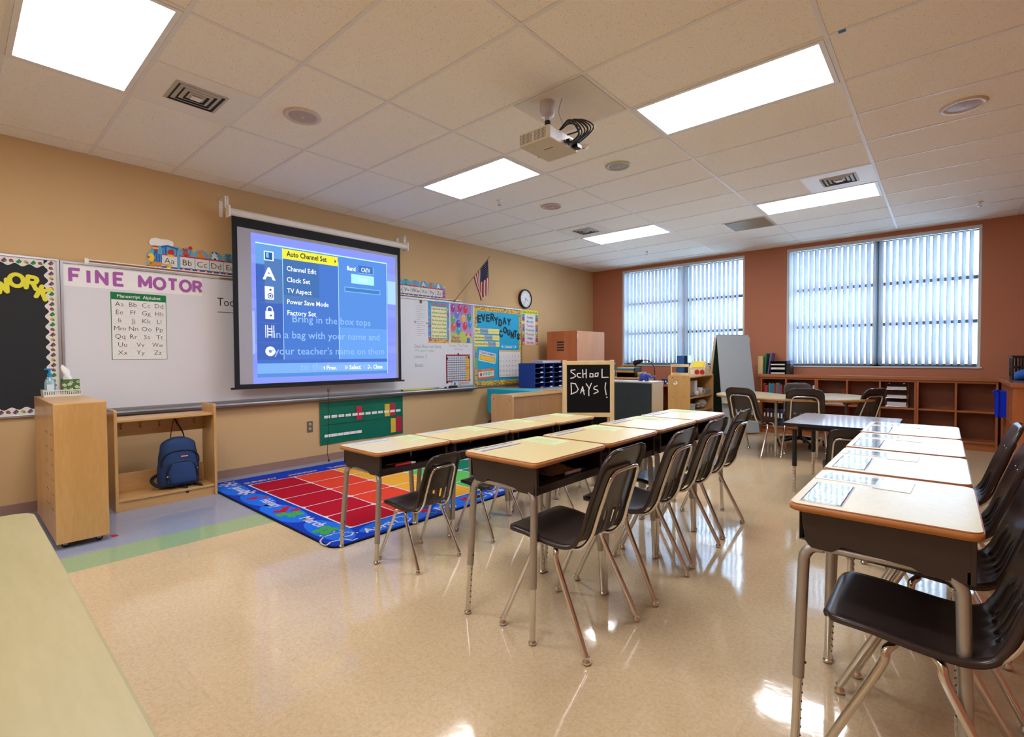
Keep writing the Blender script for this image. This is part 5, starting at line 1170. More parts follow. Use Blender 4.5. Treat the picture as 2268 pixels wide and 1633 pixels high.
for x in (0, .245):
    wire([(x, 0, 0), (x, 0, .33), (x+(.05 if x == 0 else -.05), 0, .34), (x+(.05 if x == 0 else -.05), 0, .32)]); wire([(x, .22, 0), (x, .22, .33)]); wire([(x, 0, .33), (x, .22, .33)])
for z in (.01, .13, .25):
    for q in range(7): wire([(.0, .22*q/6, z), (.245, .22*q/6, z)])
    for x in (0, .08, .165, .245): wire([(x, 0, z), (x, .22, z)])
b.build('wire_frame', t)
for z, n in ((.014, 5), (.134, 3), (.254, 3)): MB().box(.015, .005, z, .23, .215, z+.011*n, paint('#c9c9d0')).build('paper', t)
# ---- on the worktop, left end
t = thing('magazine_file', 'tan cardboard magazine file at the left end of the worktop', 'magazine file', (3.335, 8.83, ZW)); MB().box(0, 0, .0, .075, .24, .285, PALEWOOD()).build('case', t, bevel=.003); MB().box(.01, .004, .285, .066, .235, .29, PAPER()).build('papers', t)
for n, c, x, h, tl in (('green', '#1f7a55', 3.425, .335, .05), ('purple', '#7d5a8f', 3.475, .345, .12)):
    t = thing('folder', 'tall %s folder standing between the magazine file and the black sorter' % n, 'folder', (x, 8.86, ZW+.002)); t.rotation_euler = (0, tl, 0); MB().box(0, 0, 0, .022, .22, h, paint(c)).build('cover', t, bevel=.002)
t = thing('letter_sorter', 'black stacking letter sorter filled with white papers left of the right window', 'letter sorter', (3.53, 8.80, ZW)); W_ = .22
b = MB(); BK = BLACK()
for z in (0, .07, .14, .205): b.box(0, 0, z, W_, .26, z+.006, BK)
for x in (0, W_-.006): b.box(x, 0, 0, x+.006, .26, .21, BK)
b.box(0, .254, 0, W_, .26, .21, BK); b.build('tray_stack', t)
MB().box(.226, .02, 0, .29, .24, .17, BK).build('file_pocket', t, bevel=.003); MB().box(.232, .03, .17, .284, .23, .215, paint('#4a5f9a')).build('folder_top', t)
for z, h in ((.006, .02), (.076, .03), (.146, .018)): MB().box(.01, .004, z, W_-.01, .24, z+h, PAPER()).build('paper', t)
# ---- on the worktop, right end
t = thing('plastic_crate', 'black slotted plastic crate on the worktop at the right edge of the picture', 'crate', (6.27, 8.33, ZW)); b = MB(); W_, D_, H_ = .44, .36, .285; BK = BLACK()
for sy in (0, D_-.008):
    b.box(0, sy, H_-.035, W_, sy+.008, H_, BK); b.box(0, sy, 0, W_, sy+.008, .03, BK); b.box(0, sy, .13, W_, sy+.008, .155, BK)
    for k in range(9): b.box(W_*k/8-.008+.004*(k == 0)-.004*(k == 8), sy, .03, W_*k/8+.012, sy+.008, H_-.03, BK)
for sx in (0, W_-.008):
    b.box(sx, 0, H_-.035, sx+.008, D_, H_, BK); b.box(sx, 0, 0, sx+.008, D_, .03, BK); b.box(sx, 0, .13, sx+.008, D_, .155, BK)
    for k in range(8): b.box(sx, D_*k/7-.006, .03, sx+.008, D_*k/7+.012, H_-.03, BK)
b.box(-.012, -.012, H_-.014, W_+.012, 0, H_, BK); b.box(-.012, -.012, H_-.014, 0, D_+.012, H_, BK); b.box(0, 0, 0, W_, D_, .005, BK); b.build('crate_shell', t, bevel=.002)
t = thing('folded_towel', 'bright blue rolled cloth lying in front of the black crate', 'cloth', (6.27, 8.10, ZW)); b = MB(); n, k = 16, 14; vs = []
for i in range(n+1):
    u = i/n; r = .045+.03*u+.008*math.sin(9*u)
    for j in range(k): a = 2*PI*j/k; vs.append((.46*u, .06*math.sin(2*u)+r*1.25*math.cos(a), max(.002, r+.035*u+r*math.sin(a)*(1+.1*math.sin(5*a+7*u)))))
b.add(vs, [(i*k+j, i*k+(j+1) % k, (i+1)*k+(j+1) % k, (i+1)*k+j) for i in range(n) for j in range(k)]+[tuple(range(k-1, -1, -1)), tuple(n*k+j for j in range(k))], mat('blue_fleece', '#2460b8', .85, var=.15, scale=60, bump=.4), True); b.build('cloth_roll', t)
t = thing('paper_stack', 'loose printed papers beside the blue cloth at the right picture edge', 'paper stack', (6.40, 7.84, ZW), rz=.3); b = MB()
for k in range(6): b.box(.01*k, -.004*k, .005*k, .26+.01*k, .20, .005*k+.004, paint(('#d8dad8', '#c9d2c9', '#d9a06a', '#d8dad8', '#a9c0b9', '#dcdcdc')[k]))
b.build('sheets', t)
t = thing('plastic_tub', 'bright blue plastic tub sticking out of the right-hand bookcase return', 'tub', (6.13, 8.06, .5155)); BU = paint('#1433d8', .3); b = MB()
vs = [(.34, .02, .02), (.34, .02, .28), (.34, .26, .28), (.34, .26, .02), (0, 0, 0), (0, 0, .31), (0, .28, .31), (0, .28, 0)]
b.add(vs, [(0, 3, 2, 1), (0, 1, 5, 4), (1, 2, 6, 5), (2, 3, 7, 6), (3, 0, 4, 7)], BU); b.build('tub_wall', t, solid=.004)
b = MB(); b.box(-.006, -.012, 0, .012, .004, .318, BU); b.box(-.006, .276, 0, .012, .292, .318, BU); b.box(-.006, -.012, .302, .012, .292, .318, BU); b.box(-.006, -.012, 0, .012, .292, .014, BU); b.build('rim', t, bevel=.003); MB().tube(smooth_path([(.0, -.008, .30), (-.03, -.012, .31), (-.035, -.012, .28), (.0, -.008, .265)], 4), .006, BU, 8).build('handle', t)

# ================================================================ corner by the left window
t = thing('office_desk', 'orange-brown built-in desk under the corner window', 'desk', (.92, 8.43, 0))
MB().box(0, 0, .705, 1.5, .655, .745, CHERRYX()).build('desktop', t, bevel=.004)
for x in (0, .75, 1.47): MB().box(x, .03, 0, x+.03, .64, .705, CHERRY()).build('side_panel', t)
MB().box(.03, .62, .1, 1.47, .635, .705, mat('cherry_back', '#8a4f33', .5)).build('back_panel', t)
t = thing('computer_tower', 'dark glossy computer tower with a bluish side standing by the corner window', 'computer', (2.06, 8.56, .745), rz=.0)
MB().rbox(0, 0, 0, .145, .3, .515, .012, mat('tower_gloss', '#3c6aa0', .12, .3)).build('case', t, bevel=.01); MB().rbox(.146, .0, .005, .20, .3, .515, .012, mat('tower_dark', '#14233d', .15)).build('side_cover', t, bevel=.006); MB().box(.2005, .05, .06, .2015, .07, .16, PAPER()).build('light_strip', t)
t = thing('desk_lamp', 'black gooseneck desk lamp bending to the left in front of the corner window', 'lamp', (1.69, 8.47, .745))
MB().lathe([(0, .025), (.06, .022), (.075, .008), (.075, 0)], BLACK(), seg=24).build('base', t)
MB().tube(smooth_path([(0, 0, .02), (.005, 0, .2), (-.01, 0, .31), (-.07, 0, .40), (-.17, 0, .435), (-.24, 0, .425)], 6), .0085, BLACK(), 10).build('gooseneck', t)
b = MB(); b.tube([(-.23, 0, .43), (-.27, 0, .42), (-.33, 0, .40), (-.40, 0, .375)], [.018, .03, .042, .05], BLACK(), 16); b.build('lamp_head', t); MB().box(-.30, -.02, .44, -.27, .02, .446, paint('#a8323a')).build('switch', t)
t = thing('gift_box', 'small dark blue patterned box on the built-in desk between the divider and the shelf', 'box', (1.83, 8.455, .745)); MB().box(0, 0, 0, .14, .14, .095, paint('#1f2a66')).build('carton', t, bevel=.002); b = MB(); 
for x, z in ((.03, .03), (.08, .06), (.11, .025)): b.flat([(x-.018, z-.018), (x+.018, z-.018), (x, z+.02)], .0006, PAPER(), M=WALL_B.to_4x4())
b.build('star_print', t)
# orange locker in the corner
t = thing('locker', 'tall orange wood locker with a louvred door in the room corner', 'locker', (.24, 7.15, 0)); OR_ = wood('orange_oak', '#b06030', '#bd6c39', .35, 'Z', 4.)
MB().box(.01, .022, .0, .655, .90, 1.70, wood('orange_oak_lit_side', '#b87f55', '#c38c60', .75, 'Z', 4., 0.)).build('carcass', t, bevel=.002); MB().box(0, 0, .06, .655, .02, 1.705, OR_).build('door', t, bevel=.003)  # carcass wood paler than the door: window light put into its colour
b = MB()
for k in range(4): b.box(.225, -.002, 1.355+.047*k, .375, .001, 1.38+.047*k, DARK); b.box(.215, -.004, 1.381+.047*k, .385, .001, 1.387+.047*k, OR_)
b.build('louvre', t)
for z in (1.60, .25): MB().cyl((.658, -.004, z-.04), (.658, -.004, z+.04), .008, ALU()).build('hinge', t)
# wall table with cyan cloth
t = thing('side_table', 'long pale table against the left wall, half covered by a cyan cloth', 'table', (.12, 5.75, 0)); MB().box(0, 0, .705, 1.0, 1.38, .735, mat('table_grey_laminate', '#b9a992', .25, var=.03)).build('table_top', t, bevel=.004)
for x in (.05, .92):
    for y in (.06, 1.3): MB().cyl((x, y, 0), (x, y, .705), .02, BLACK()).build('leg', t)
t = thing('tablecloth', 'cyan cloth tapering across the side table and hanging down its near end', 'tablecloth', (.12, 5.75, .735)); CY_ = mat('cyan_cloth', '#12a5c2', .75, var=.05, scale=20)
b = MB(); top = [(-.02, -.015), (.98, -.015), (1.0, .55), (.55, .40), (-.02, .22)]
b.prism(top, .001, .004, CY_); n = 12; vs = []
for i in range(n+1):
    u = i/n; x = -.02+1.0*u
    for j in range(6):
        v = j/5; vs.append((x*(1-.12*v)+.02*v, -.016-.02*v-.018*v*math.sin(14*u), .004-(.36+.07*math.sin(5*u))*v))
b.add(vs, [(i*6+j, i*6+j+1, (i+1)*6+j+1, (i+1)*6+j) for i in range(n) for j in range(5)], CY_, True); b.build('cloth', t)
t = thing('black_bag', 'black bag with a steel clasp standing on the floor under the cyan cloth', 'bag', (.66, 5.35, 0)); b = MB(); b.lathe([(0, 0), (.17, .0), (.20, .04), (.19, .2), (.13, .30), (.05, .34), (0, .345)], mat('black_nylon', '#0f151d', .6, var=.1, bump=.5), seg=18, M=Matrix.Diagonal((1.1, .75, 1, 1))); b.build('bag_body', t); MB().box(.17, -.12, .24, .21, -.09, .30, CHROME()).build('clasp', t); MB().tube(smooth_path([(-.05, 0, .33), (-.07, 0, .37), (.05, .02, .37), (.07, 0, .32)], 5), .008, BLACK(), 8).build('handle', t)
# maple cabinet with rounded side panel
t = thing('low_cabinet', 'low maple cabinet with a plain back in front of the cyan covered table', 'cabinet', (1.13, 4.74, 0)); MB()
RM = lambda: wood('maple_pinkish', '#c0915f', '#cb9d6b', .35, 'Z', 4.)
def sidep(y0, y1):
    b = MB(); pr = [(0, 0), (.385, 0)]+[(.385-.03+.03*math.cos(a), .735+.03*math.sin(a)) for a in (0, .5, 1.05, 1.57)]+[(.03-.03*math.sin(a), .735+.03*math.cos(a)) for a in (0, .5, 1.05, 1.57)]
    n = len(pr); vs = [(x, y0, z) for x, z in pr]+[(x, y1, z) for x, z in pr]; b.add(vs, [tuple(range(n)), tuple(range(2*n-1, n-1, -1))]+[(k, n+k, n+(k+1) % n, (k+1) % n) for k in range(n)], RM())
    for x in (.05, .33): b.ball((x, y0, .70), .006, DARK)
    return b.build('side_panel', t, bevel=.003)
sidep(0, .022); sidep(1.10, 1.122)
MB().box(.01, .022, .728, .375, 1.10, .75, MAPLEX()).build('top_panel', t, bevel=.003); MB().box(.35, .022, .02, .362, 1.10, .728, wood('maple_back', '#ab8054', '#b88c5e', .4, 'Z', 3.)).build('back_panel', t); MB().box(.01, .022, .03, .35, 1.10, .05, MAPLEX()).build('bottom_panel', t)
# mail sorter
t = thing('mail_sorter', 'blue pigeonhole mail sorter with fifteen slots on the side table', 'mail sorter', (.27, 6.32, .735)); MBL = mat('mail_sorter_blue', '#0f3a96', .45, var=.04); W_, D_, H_ = .79, .35, .41
b = MB(); b.box(0, 0, 0, D_, .008, H_, MBL); b.box(0, W_-.008, 0, D_, W_, H_, MBL); b.box(0, 0, H_-.008, D_, W_, H_, MBL); b.box(0, 0, 0, D_, W_, .008, MBL); b.box(0, 0, 0, .006, W_, H_, MBL); b.build('case', t, bevel=.002)
for k in (1, 2): MB().box(.006, W_*k/3-.003, .008, D_-.002, W_*k/3+.003, H_-.008, MBL).build('divider', t)
for k in range(1, 5): MB().box(.006, .008, H_*k/5-.003, D_-.004, W_-.008, H_*k/5+.003, mat('mail_shelf_edge', '#3d4f7d', .45)).build('shelf', t)
for c in range(3):
    for r in range(5): MB().box(D_-.004, W_*c/3+.15, H_*r/5+.006+(.06 if r == 9 else 0), D_, W_*c/3+.22, H_*r/5+.022, PAPER() if (c+r) % 4 else paint('#b9876a')).build('slot_label', t)
t = thing('wrapped_paper', 'flat pile of papers in clear plastic on top of the blue mail sorter', 'paper stack', (.36, 6.56, .735+.41)); b = MB(); b.box(0, 0, 0, .24, .52, .045, paint('#cfcfd4', .3)); b.build('sheets', t, bevel=.008); MB().box(-.01, -.01, .046, .25, .55, .052, mat('clear_poly_film', '#dfe3ea', .1, alpha=.6)).build('film', t)

# ================================================================ easels and dividers
t = thing('chalkboard_easel', 'pine framed chalkboard easel with SCHOOL DAYS ! chalked in white', 'easel', (2.615, 4.786, 0), rz=.718-.02); PW = PALEWOOD()
for s in (-1, 1): MB().box(s*.268-.024, -.012, 0, s*.268+.024, .012, 1.215, PW).build('post', t, bevel=.004)
MB().box(-.245, -.010, 1.16, .245, .010, 1.205, PW).build('rail', t, bevel=.003); MB().box(-.245, -.010, .565, .245, .010, .615, PW).build('rail', t, bevel=.003)
CB = mat('chalkboard', '#0b0b0c', .75, var=.06, spec=.2); MB().box(-.245, -.002, .61, .245, .006, 1.165, CB).build('board', t)
b = MB(); CH = paint('#f2f2f0', .9); fx = lambda p: ((p[0]-1382)/545*.493, 1.163-(p[1]-610)/605*.55)
for word in (([(1215,675),(1165,680),(1165,702),(1215,735),(1220,758),(1190,775),(1160,780)], [(1285,718),(1248,720),(1240,748),(1260,770),(1288,770)], [(1310,675),(1315,772)], [(1355,670),(1355,775)], [(1315,730),(1355,720)],
           [(1405,720),(1400,765),(1440,765),(1440,727),(1405,720)], [(1470,720),(1465,760),(1500,755),(1505,715),(1470,720)], [(1553,668),(1553,772),(1630,770)]),
           ([(1165,842),(1170,975)], [(1163,840),(1220,850),(1255,918),(1235,950),(1163,980)], [(1285,965),(1310,885),(1330,985)], [(1293,940),(1328,935)], [(1355,850),(1387,900)], [(1420,845),(1387,925),(1388,1000)],
           [(1492,875),(1455,890),(1450,915),(1495,930),(1505,950),(1450,975)], [(1600,838),(1590,900),(1605,988)], [(1608,1019),(1618,1022)])):
  b = MB()
  for st in word:
    P = [fx(p) for p in st]; M_ = Matrix(((1, 0, 0, 0), (0, 0, -1, -.0022), (0, 1, 0, 0), (0, 0, 0, 1)))
    b.line(P, .0105, .0004, CH, M=M_)
    for p in P: b.disc(p[0], p[1], .00525, .0006, CH, 8, M=M_)
  b.build('chalk_writing', t)
for s in (-1, 1): b = MB(); b.tube([(s*.268, .03, 1.19), (s*.268, .42, .012)], .016, PW, 4); b.build('rear_leg', t)
b = MB(); b.box(-.25, .0, 0, .25, .006, .52, CB, M=Matrix.Translation((0, .385, .06)) @ Matrix.Rotation(.32, 4, 'X')); b.build('rear_board', t)
# white easel
ea = math.atan2(.785, .62)
t = thing('whiteboard_easel', 'tall white A-frame marker easel in front of the rust wall between the windows', 'easel', (3.265, 8.238, 0), rz=ea); EW = mat('easel_white', '#a9b4bb', .3, var=.01)
tilt = math.atan2(.25, 1.56); Mt = Matrix.Translation((0, 0, .03)) @ Matrix.Rotation(-tilt, 4, 'X')
b = MB(); w0, w1, h_ = .31, .285, 1.585
b.add([(-w0, -.006, 0), (w0, -.006, 0), (w1, -.006, h_), (-w1, -.006, h_), (-w0, .006, 0), (w0, .006, 0), (w1, .006, h_), (-w1, .006, h_)], [(0, 1, 2, 3), (7, 6, 5, 4), (0, 4, 5, 1), (1, 5, 6, 2), (2, 6, 7, 3), (3, 7, 4, 0)], EW, M=Mt); b.build('front_board', t)
b = MB(); b.box(-w0-.0, -.08, .47, w0, -.007, .485, PW, M=Mt); b.box(-w0, -.085, .48, w0, -.078, .505, PW, M=Mt); b.build('tray', t)
b = MB(); Mb = Matrix.Translation((0, .50, .03)) @ Matrix.Rotation(tilt, 4, 'X')
b.add([(-w0, -.006, 0), (w0, -.006, 0), (w1, -.006, h_), (-w1, -.006, h_), (-w0, .006, 0), (w0, .006, 0), (w1, .006, h_), (-w1, .006, h_)], [(0, 1, 2, 3), (7, 6, 5, 4), (0, 4, 5, 1), (1, 5, 6, 2), (2, 6, 7, 3), (3, 7, 4, 0)], paint('#2f3d34'), M=Mb); b.build('rear_board', t)
b = MB()
for s in (-1, 1): b.box(s*w0-.012, -.004, .0, s*w0+.012, .018, h_*.97, PW, M=Mb)
b.build('rear_frame', t)
for k, (c, n) in enumerate((('#8fb84a', 'green'), ('#d9c13a', 'yellow'), ('#b9a0c9', 'lilac'))):
    o = thing('marker_pen', '%s marker lying in the tray of the white easel' % n, 'marker'); q = Matrix.Translation((3.265, 8.238, 0)) @ Matrix.Rotation(ea, 4, 'Z') @ Mt @ Vector((-.2+.12*k, -.04, .492)); o.location = q; o.rotation_euler = (0, 0, ea); MB().cyl((-.06, 0, 0), (.04, 0, 0), .007, paint(c)).build('barrel', o); MB().cyl((.04, 0, 0), (.07, 0, 0), .0078, PAPER()).build('cap', o)
# dark felt-backed divider cupboard
t = thing('divider_cupboard', 'cream cupboard with a dark green felt back, a blue elephant on top', 'cupboard', (1.72, 6.20, 0)); CRM2 = mat('cream_panel', '#c2ab86', .45, var=.02)
MB().box(0, .012, .0, 1.0, .345, .895, CRM2).build('carcass', t, bevel=.003); MB().box(-.005, .005, .895, 1.005, .35, .908, mat('white_top_laminate', '#cfd0d6', .18)).build('top_panel', t, bevel=.002); MB().box(.01, 0, .02, .985, .011, .885, mat('dark_felt', '#2a3438', .9, var=.12, scale=5)).build('felt_panel', t)
t = thing('elephant_watering_can', 'small blue elephant shaped watering can on the divider cupboard', 'watering can', (2.52, 6.36, .908)); EB = paint('#3a4a9c', .3)
b = MB(); b.ball((0, 0, .065), .055, EB, 1.25, .9, .95, 18, 12)
for x in (-.045, .04):
    for y in (-.025, .025): b.cyl((x, y, 0), (x, y, .04), .018, EB)
b.ball((.062, 0, .07), .036, EB); b.build('body', t); MB().tube(smooth_path([(.08, 0, .07), (.11, 0, .055), (.14, 0, .06), (.165, 0, .075)], 4), [.018-.0006*k for k in range(13)], EB, 10).build('trunk', t); b = MB(); b.ball((.05, -.034, .08), .024, EB, .6, .35, 1); b.ball((.05, .034, .08), .024, EB, .6, .35, 1); b.build('ear', t)
# maple shelf behind the divider, with books
t = thing('low_shelf', 'low maple shelf behind the divider cupboard carrying a rack of folders', 'shelf', (1.02, 7.55, 0)); MB().box(0, 0, .87, .93, .32, .895, MAPLEX()).build('top_panel', t, bevel=.003); MB().box(0, 0, 0, .02, .32, .87, MAPLE()).build('side_panel', t); MB().box(.91, 0, 0, .93, .32, .87, MAPLE()).build('side_panel', t); MB().box(.02, .30, 0, .91, .315, .87, MAPLE()).build('back_panel', t)
t = thing('folder_rack', 'black rack stacked with orange, teal and blue folders by the corner window', 'folder rack', (1.42, 7.58, .895)); b = MB(); b.box(0, 0, 0, .34, .24, .008, BLACK()); b.box(0, .232, 0, .34, .24, .19, BLACK()); b.box(0, 0, 0, .006, .24, .17, BLACK()); b.box(.334, 0, 0, .34, .24, .17, BLACK()); b.box(.006, 0, .075, .334, .24, .081, BLACK()); b.build('rack_frame', t)
for nme, c, z0, z1, dx in (('orange_folder', '#c9843a', .085, .115, -.02), ('teal_folder', '#2f8f80', .118, .128, -.03), ('blue_folder', '#2f6fae', .13, .145, -.01), ('white_folder', '#d0d3d4', .15, .156, 0), ('yellow_folder', '#c9a85a', .16, .175, .01)): MB().box(.012+dx, -.025, z0, .328+dx*.3, .225, z1, paint(c)).build(nme, t)
t = thing('glue_bottle', 'small white bottle beside the folder rack by the corner window', 'bottle', (1.33, 7.62, .895)); MB().lathe([(0, 0), (.03, 0), (.03, .10), (.012, .125), (.01, .14)], paint('#c8cdd0', .3), seg=16).build('bottle_body', t); MB().lathe([(.012, .135), (.01, .17), (0, .175)], paint('#a8383a'), seg=12).build('cap', t)
t = thing('black_case', 'black box standing at the left end of the low shelf by the corner window', 'box', (1.14, 7.60, .895)); MB().box(0, 0, 0, .14, .2, .24, BLACK()).build('shell', t, bevel=.01)
t = thing('woven_basket', 'small tan basket behind the blue elephant watering can', 'basket', (1.80, 7.72, .895)); MB().lathe([(0, 0), (.07, 0), (.09, .09), (.086, .092), (.068, .006)], mat('wicker', '#a98d58', .8, var=.3, scale=90), seg=24).build('basket_wall', t)
# maple open shelf unit
t = thing('shelf_unit', 'open maple shelf unit with rounded side panel beside the white easel', 'shelf unit', (2.50, 7.20, 0))
def panel(y0, y1):
    b = MB(); r = .03; pr = [(0, 0), (.337, 0)]+[(.337-r+r*math.cos(a), .965-r+r*math.sin(a)) for a in (0, .5, 1.05, 1.57)]+[(r-r*math.sin(a), .965-r+r*math.cos(a)) for a in (0, .5, 1.05, 1.57)]; n = len(pr)
    vs = [(x, y0, z) for x, z in pr]+[(x, y1, z) for x, z in pr]; b.add(vs, [tuple(range(n)), tuple(range(2*n-1, n-1, -1))]+[(k, n+k, n+(k+1) % n, (k+1) % n) for k in range(n)], MAPLE())
    for x in (.07, .25):
        for z in (.93, .63): b.ball((x, y0, z), .006, DARK)
    b.build('side_panel', t, bevel=.003)
panel(0, .022); panel(.98, 1.0)
for z in (.925, .615, .40, .05): MB().box(.012, .022, z, .33, .98, z+.02, MAPLEX()).build('shelf', t, bevel=.002)
MB().box(.0, .022, .05, .012, .98, .945, wood('maple_back', '#ab8054', '#b88c5e', .4, 'Z', 3.)).build('back_panel', t)
tag(MB().box(-.03, -.0012, -.02, .03, 0, .02, PAPER()).box(-.008, -.002, .0, .012, -.0012, .014, paint('#4a8a4a')).build('sticker'), 'white sticker with a green mark on the maple shelf unit side', 'sticker').location = (2.62, 7.199, .845); bpy.data.objects['sticker'].rotation_euler = (0, -.6, 0)
def simple(name, label, cat, loc, parts):
    t = thing(name, label, cat, loc)
    for n, mb in parts: mb.build(n, t)
    return t
simple('paper_roll', 'white upright paper roll on the middle shelf of the maple unit', 'paper roll', (2.74, 7.62, .635), [('roll', MB().cyl((0, 0, 0), (0, 0, .24), .045, paint('#c4c6cc'), seg=20)), ('core', MB().cyl((0, 0, .238), (0, 0, .2405), .018, DARK))])
simple('carton', 'tan cardboard box beside the paper roll on the maple unit', 'box', (2.64, 7.40, .635), [('carton_body', MB().box(0, 0, 0, .12, .12, .235, paint('#a0805c'))), ('flap', MB().box(0, 0, .235, .12, .06, .238, paint('#b08f68')))])
simple('foam_ball', 'white foam ball in front of the paper roll on the maple unit', 'ball', (2.79, 7.57, .635), [('ball_body', MB().ball((0, 0, .045), .045, paint('#cfcfd2')))])
simple('white_cup', 'small white cup holder at the middle of the shelf beside the ball', 'cup', (2.76, 7.80, .635), [('cup_wall', MB().lathe([(0, 0), (.045, 0), (.045, .12), (.041, .12), (.041, .01)], paint('#cdc8c4'), seg=18)), ('handle', MB().tube(smooth_path([(.045, 0, .03), (.07, 0, .04), (.07, 0, .08), (.045, 0, .09)], 4), .005, paint('#cdc8c4'), 8))])
simple('grey_box', 'grey flat box at the far end of the middle shelf', 'box', (2.66, 7.95, .635), [('box_body', MB().box(0, 0, 0, .15, .2, .07, paint('#8c918c'))), ('box_lid', MB().box(-.003, -.003, .07, .153, .203, .085, paint('#9aa09b')))])
b = MB(); rnd = random.Random(5); b.ball((0, 0, .03), .07, mat('grey_cloth', '#5f646b', .8, var=.4, scale=30), .9, 1.3, .5); simple('grey_rag', 'crumpled grey rag at the near end of the middle shelf', 'rag', (2.76, 7.38, .635), [('cloth', b)])
b = MB(); n, k = 12, 16; vs = []
for i in range(n+1):
    for j in range(k): a = PI*i/n; c = 2*PI*j/k; r = 1+rnd.uniform(-.16, .16); vs.append((.09*math.sin(a)*math.cos(c)*r, .17*math.sin(a)*math.sin(c)*r, .075-.075*math.cos(a)*(r if 0 < i < n else 1)))
b.add(vs, [(i*k+j, i*k+(j+1) % k, (i+1)*k+(j+1) % k, (i+1)*k+j) for i in range(n) for j in range(k)], mat('cloudy_poly_bag', '#9a948a', .2, var=.4, scale=40), False); simple('plastic_bag', 'crumpled cloudy plastic bag on the lower shelf of the maple unit', 'bag', (2.74, 7.85, .42), [('film', b)])
simple('storage_bin', 'grey bin at the near end of the lower shelf of the maple unit', 'bin', (2.66, 7.28, .42), [('bin_wall', MB().box(0, 0, 0, .15, .2, .10, paint('#a9acb0'))), ('bin_rim', MB().box(-.005, -.005, .09, .155, .205, .105, paint('#b5b8bc')))])
t = thing('display_rack', 'little two-rail wooden rack on top of the maple shelf unit', 'rack', (2.34+.17, 7.28, .945)); 
for z in (.015, .145): MB().box(0, 0, z, .28, .018, z+.04, PALEWOOD()).text('12345678', .03, 0, .02, 0, paint('#8a6a3a'), M=Matrix.Translation((0, -.0006, z+.01)) @ Matrix(((1, 0, 0, 0), (0, 0, -1, 0), (0, 1, 0, 0), (0, 0, 0, 1)))).build('rail', t)
for x in (0, .268): MB().box(x, .004, 0, x+.012, .016, .185, PALEWOOD()).build('post', t)
MB().box(-.0, .018, 0, .28, .12, .012, PALEWOOD()).build('base', t)
t = thing('apple_house_box', 'cream wooden box with two red apples and a yellow slanted lid on the shelf unit', 'box', (2.62, 7.70, .945)); MB().box(0, 0, 0, .26, .2, .12, paint('#cdbb93')).build('box_body', t, bevel=.003)
MB().add([(0, 0, .12), (.26, 0, .12), (.24, .10, .23), (.02, .10, .23), (0, .2, .12), (.26, .2, .12)], [(0, 1, 2, 3), (5, 4, 3, 2), (0, 3, 4), (1, 5, 2)], paint('#cdbb93')).build('roof', t); 
MB().add([(.05, .002, .135), (.23, .002, .135), (.22, .07, .215), (.06, .07, .215)], [(0, 1, 2, 3)], paint('#d9c42f')).build('yellow_panel', t, solid=.006)
for x in (.135, .215): b = MB(); M_ = Matrix(((1, 0, 0, 0), (0, 0, -1, -.001), (0, 1, 0, 0), (0, 0, 0, 1))); b.prism([(x+.037*math.cos(2*PI*k/18), .055+.037*math.sin(2*PI*k/18)) for k in range(18)], 0, .005, paint('#a8202f'), M=M_); b.disc(x+.008, .098, .012, .005, paint('#3f6a3a'), 8, ry=.005, M=M_); b.build('apple', t)
b = MB(); b.box(.03, -.004, .02, .09, -.0005, .09, paint('#d8d3cd')); b.build('door', t)

# ================================================================ tables at the back
t = thing('activity_table', 'low rectangular table with a pale top, black edge and black posts behind the right desks', 'table', (4.95, 5.55, 0))
MB().rbox(-.41, -.50, .612, .41, .50, .636, .03, BLACK()).build('edge_band', t); MB().rbox(-.403, -.493, .625, .403, .493, .638, .028, mat('pale_grey_laminate', '#b7b3b8', .16, var=.03, coat=.2)).build('table_top', t); MB().box(-.30, -.38, .57, .34, .38, .612, BLACK()).build('apron', t)
for x in (-.32, .34):
    for y in (-.45, .42): lg = MB().cyl((x, y, .24), (x, y, .57), .02, BLACK()).build('leg', t); b = MB(); b.cyl((x, y, .0), (x, y, .26), .015, CHROME()); [b.ball((x, y-.0135, .05+.03*k), .004, INK, seg=6, ring=4) for k in range(7)]; b.build('leg_insert', lg)
t = thing('kidney_table', 'kidney shaped table with a pale top and tan edge among the chairs at the back', 'table', (4.15, 7.25, 0), rz=.21)
P = []
for k in range(64):
    a = 2*PI*k/64; x = .90*math.cos(a); s = math.sin(a); y = .62*s if s < 0 else .88*s - .74*math.exp(-(x/.36)**2)*s; P.append((x, y))
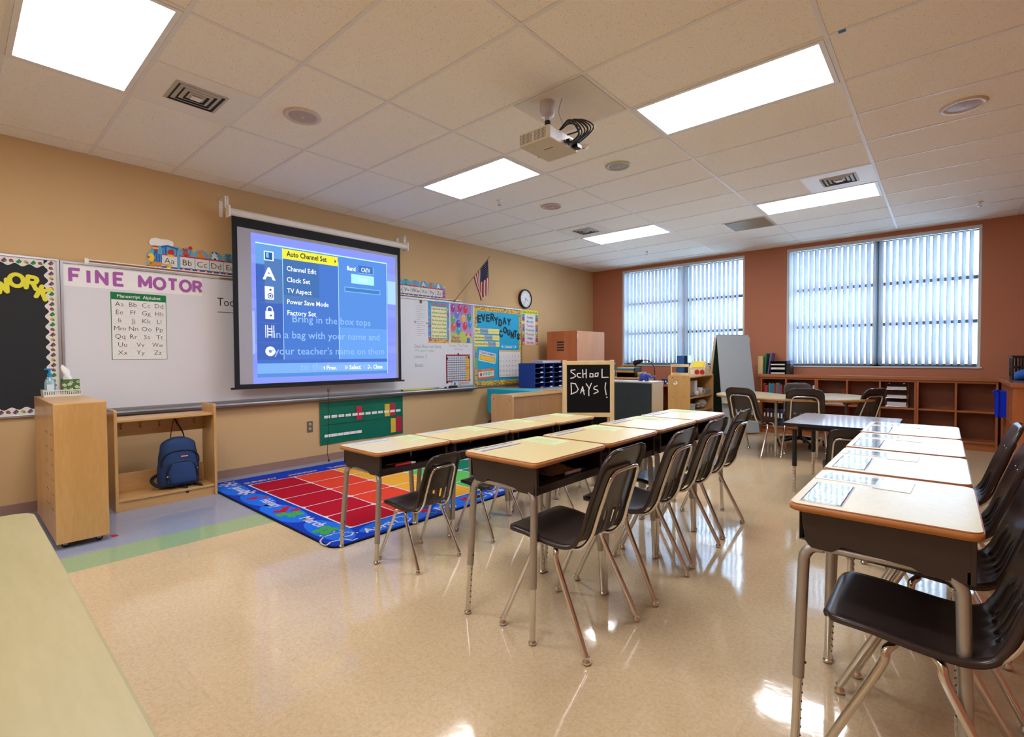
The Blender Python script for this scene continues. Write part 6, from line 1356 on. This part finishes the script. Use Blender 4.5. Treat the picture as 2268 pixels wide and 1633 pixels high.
b = MB(); b.prism(P, .70, .729, mat('tan_edge', '#b48a54', .4), smooth=True); b.build('edge_band', t); b = MB(); b.prism([(x*.99, y*.99) for x, y in P], .722, .731, mat('kidney_laminate', '#d8cfae', .18, var=.03, coat=.2), bottom=False); b.build('table_top', t)
for x, y in ((-.72, .10), (-.16, -.47), (.62, .12), (.28, -.42)):
    lg = MB().cyl((x, y, .25), (x, y, .70), .018, STEEL()).build('leg', t); MB().cyl((x, y, .012), (x, y, .27), .014, CHROME()).lathe([(0, 0), (.014, 0), (.018, .008), (.012, .018)], CHROME(), c=(x, y, 0), seg=12).build('leg_insert', lg)
G = 'chairs around the kidney table'
put_chair(3.84, 6.79, math.radians(73), 'brown chair left of the others at the kidney table, its back to the camera', G, (1.1, 1.12, .98))
put_chair(4.36, 6.98, math.radians(101), 'brown chair in the middle of the near side of the kidney table', G, (1.1, 1.12, .98))
put_chair(4.76, 7.40, math.radians(152), 'brown chair at the right side of the kidney table, seen obliquely', G, (1.1, 1.12, .98))
put_chair(5.07, 4.76, math.radians(100), 'small brown chair at the low black-edged table, half hidden by the right desks', None, .78)
bpy.data.objects
t = thing('task_chair', 'brown shell swivel chair on a black five-star castor base behind the kidney table', 'chair', (4.16, 7.77, 0), rz=math.radians(-72))
b = MB(); b.add([(x, y, z-.02) for x, y, z in _SV], _SF, BROWN(), True); b.build('seat_shell', t, solid=.0055)
MB().cyl((0, 0, .10), (0, 0, .42), .025, BLACK()).box(-.1, -.1, .405, .1, .1, .42, BLACK()).build('gas_column', t)
b = MB()
for k in range(5): a = 2*PI*k/5+.3; b.tube([(0, 0, .11), (.15*math.cos(a), .15*math.sin(a), .10), (.30*math.cos(a), .30*math.sin(a), .07)], [.028, .022, .014], BLACK(), 8)
b.build('star_base', t)
for k in range(5):
    a = 2*PI*k/5+.3; c, s = math.cos(a), math.sin(a); MB().cyl((.30*c-.02*s, .30*s+.02*c, .03), (.30*c+.02*s, .30*s-.02*c, .03), .03, BLACK(), seg=14).build('castor', t)
b = MB(); M_ = Matrix.Translation((-.243, 0, 0))
for y in (-.05, .05): b.ball((-.247, y, .735), .008, CHROME())
b.build('back_screw', t)
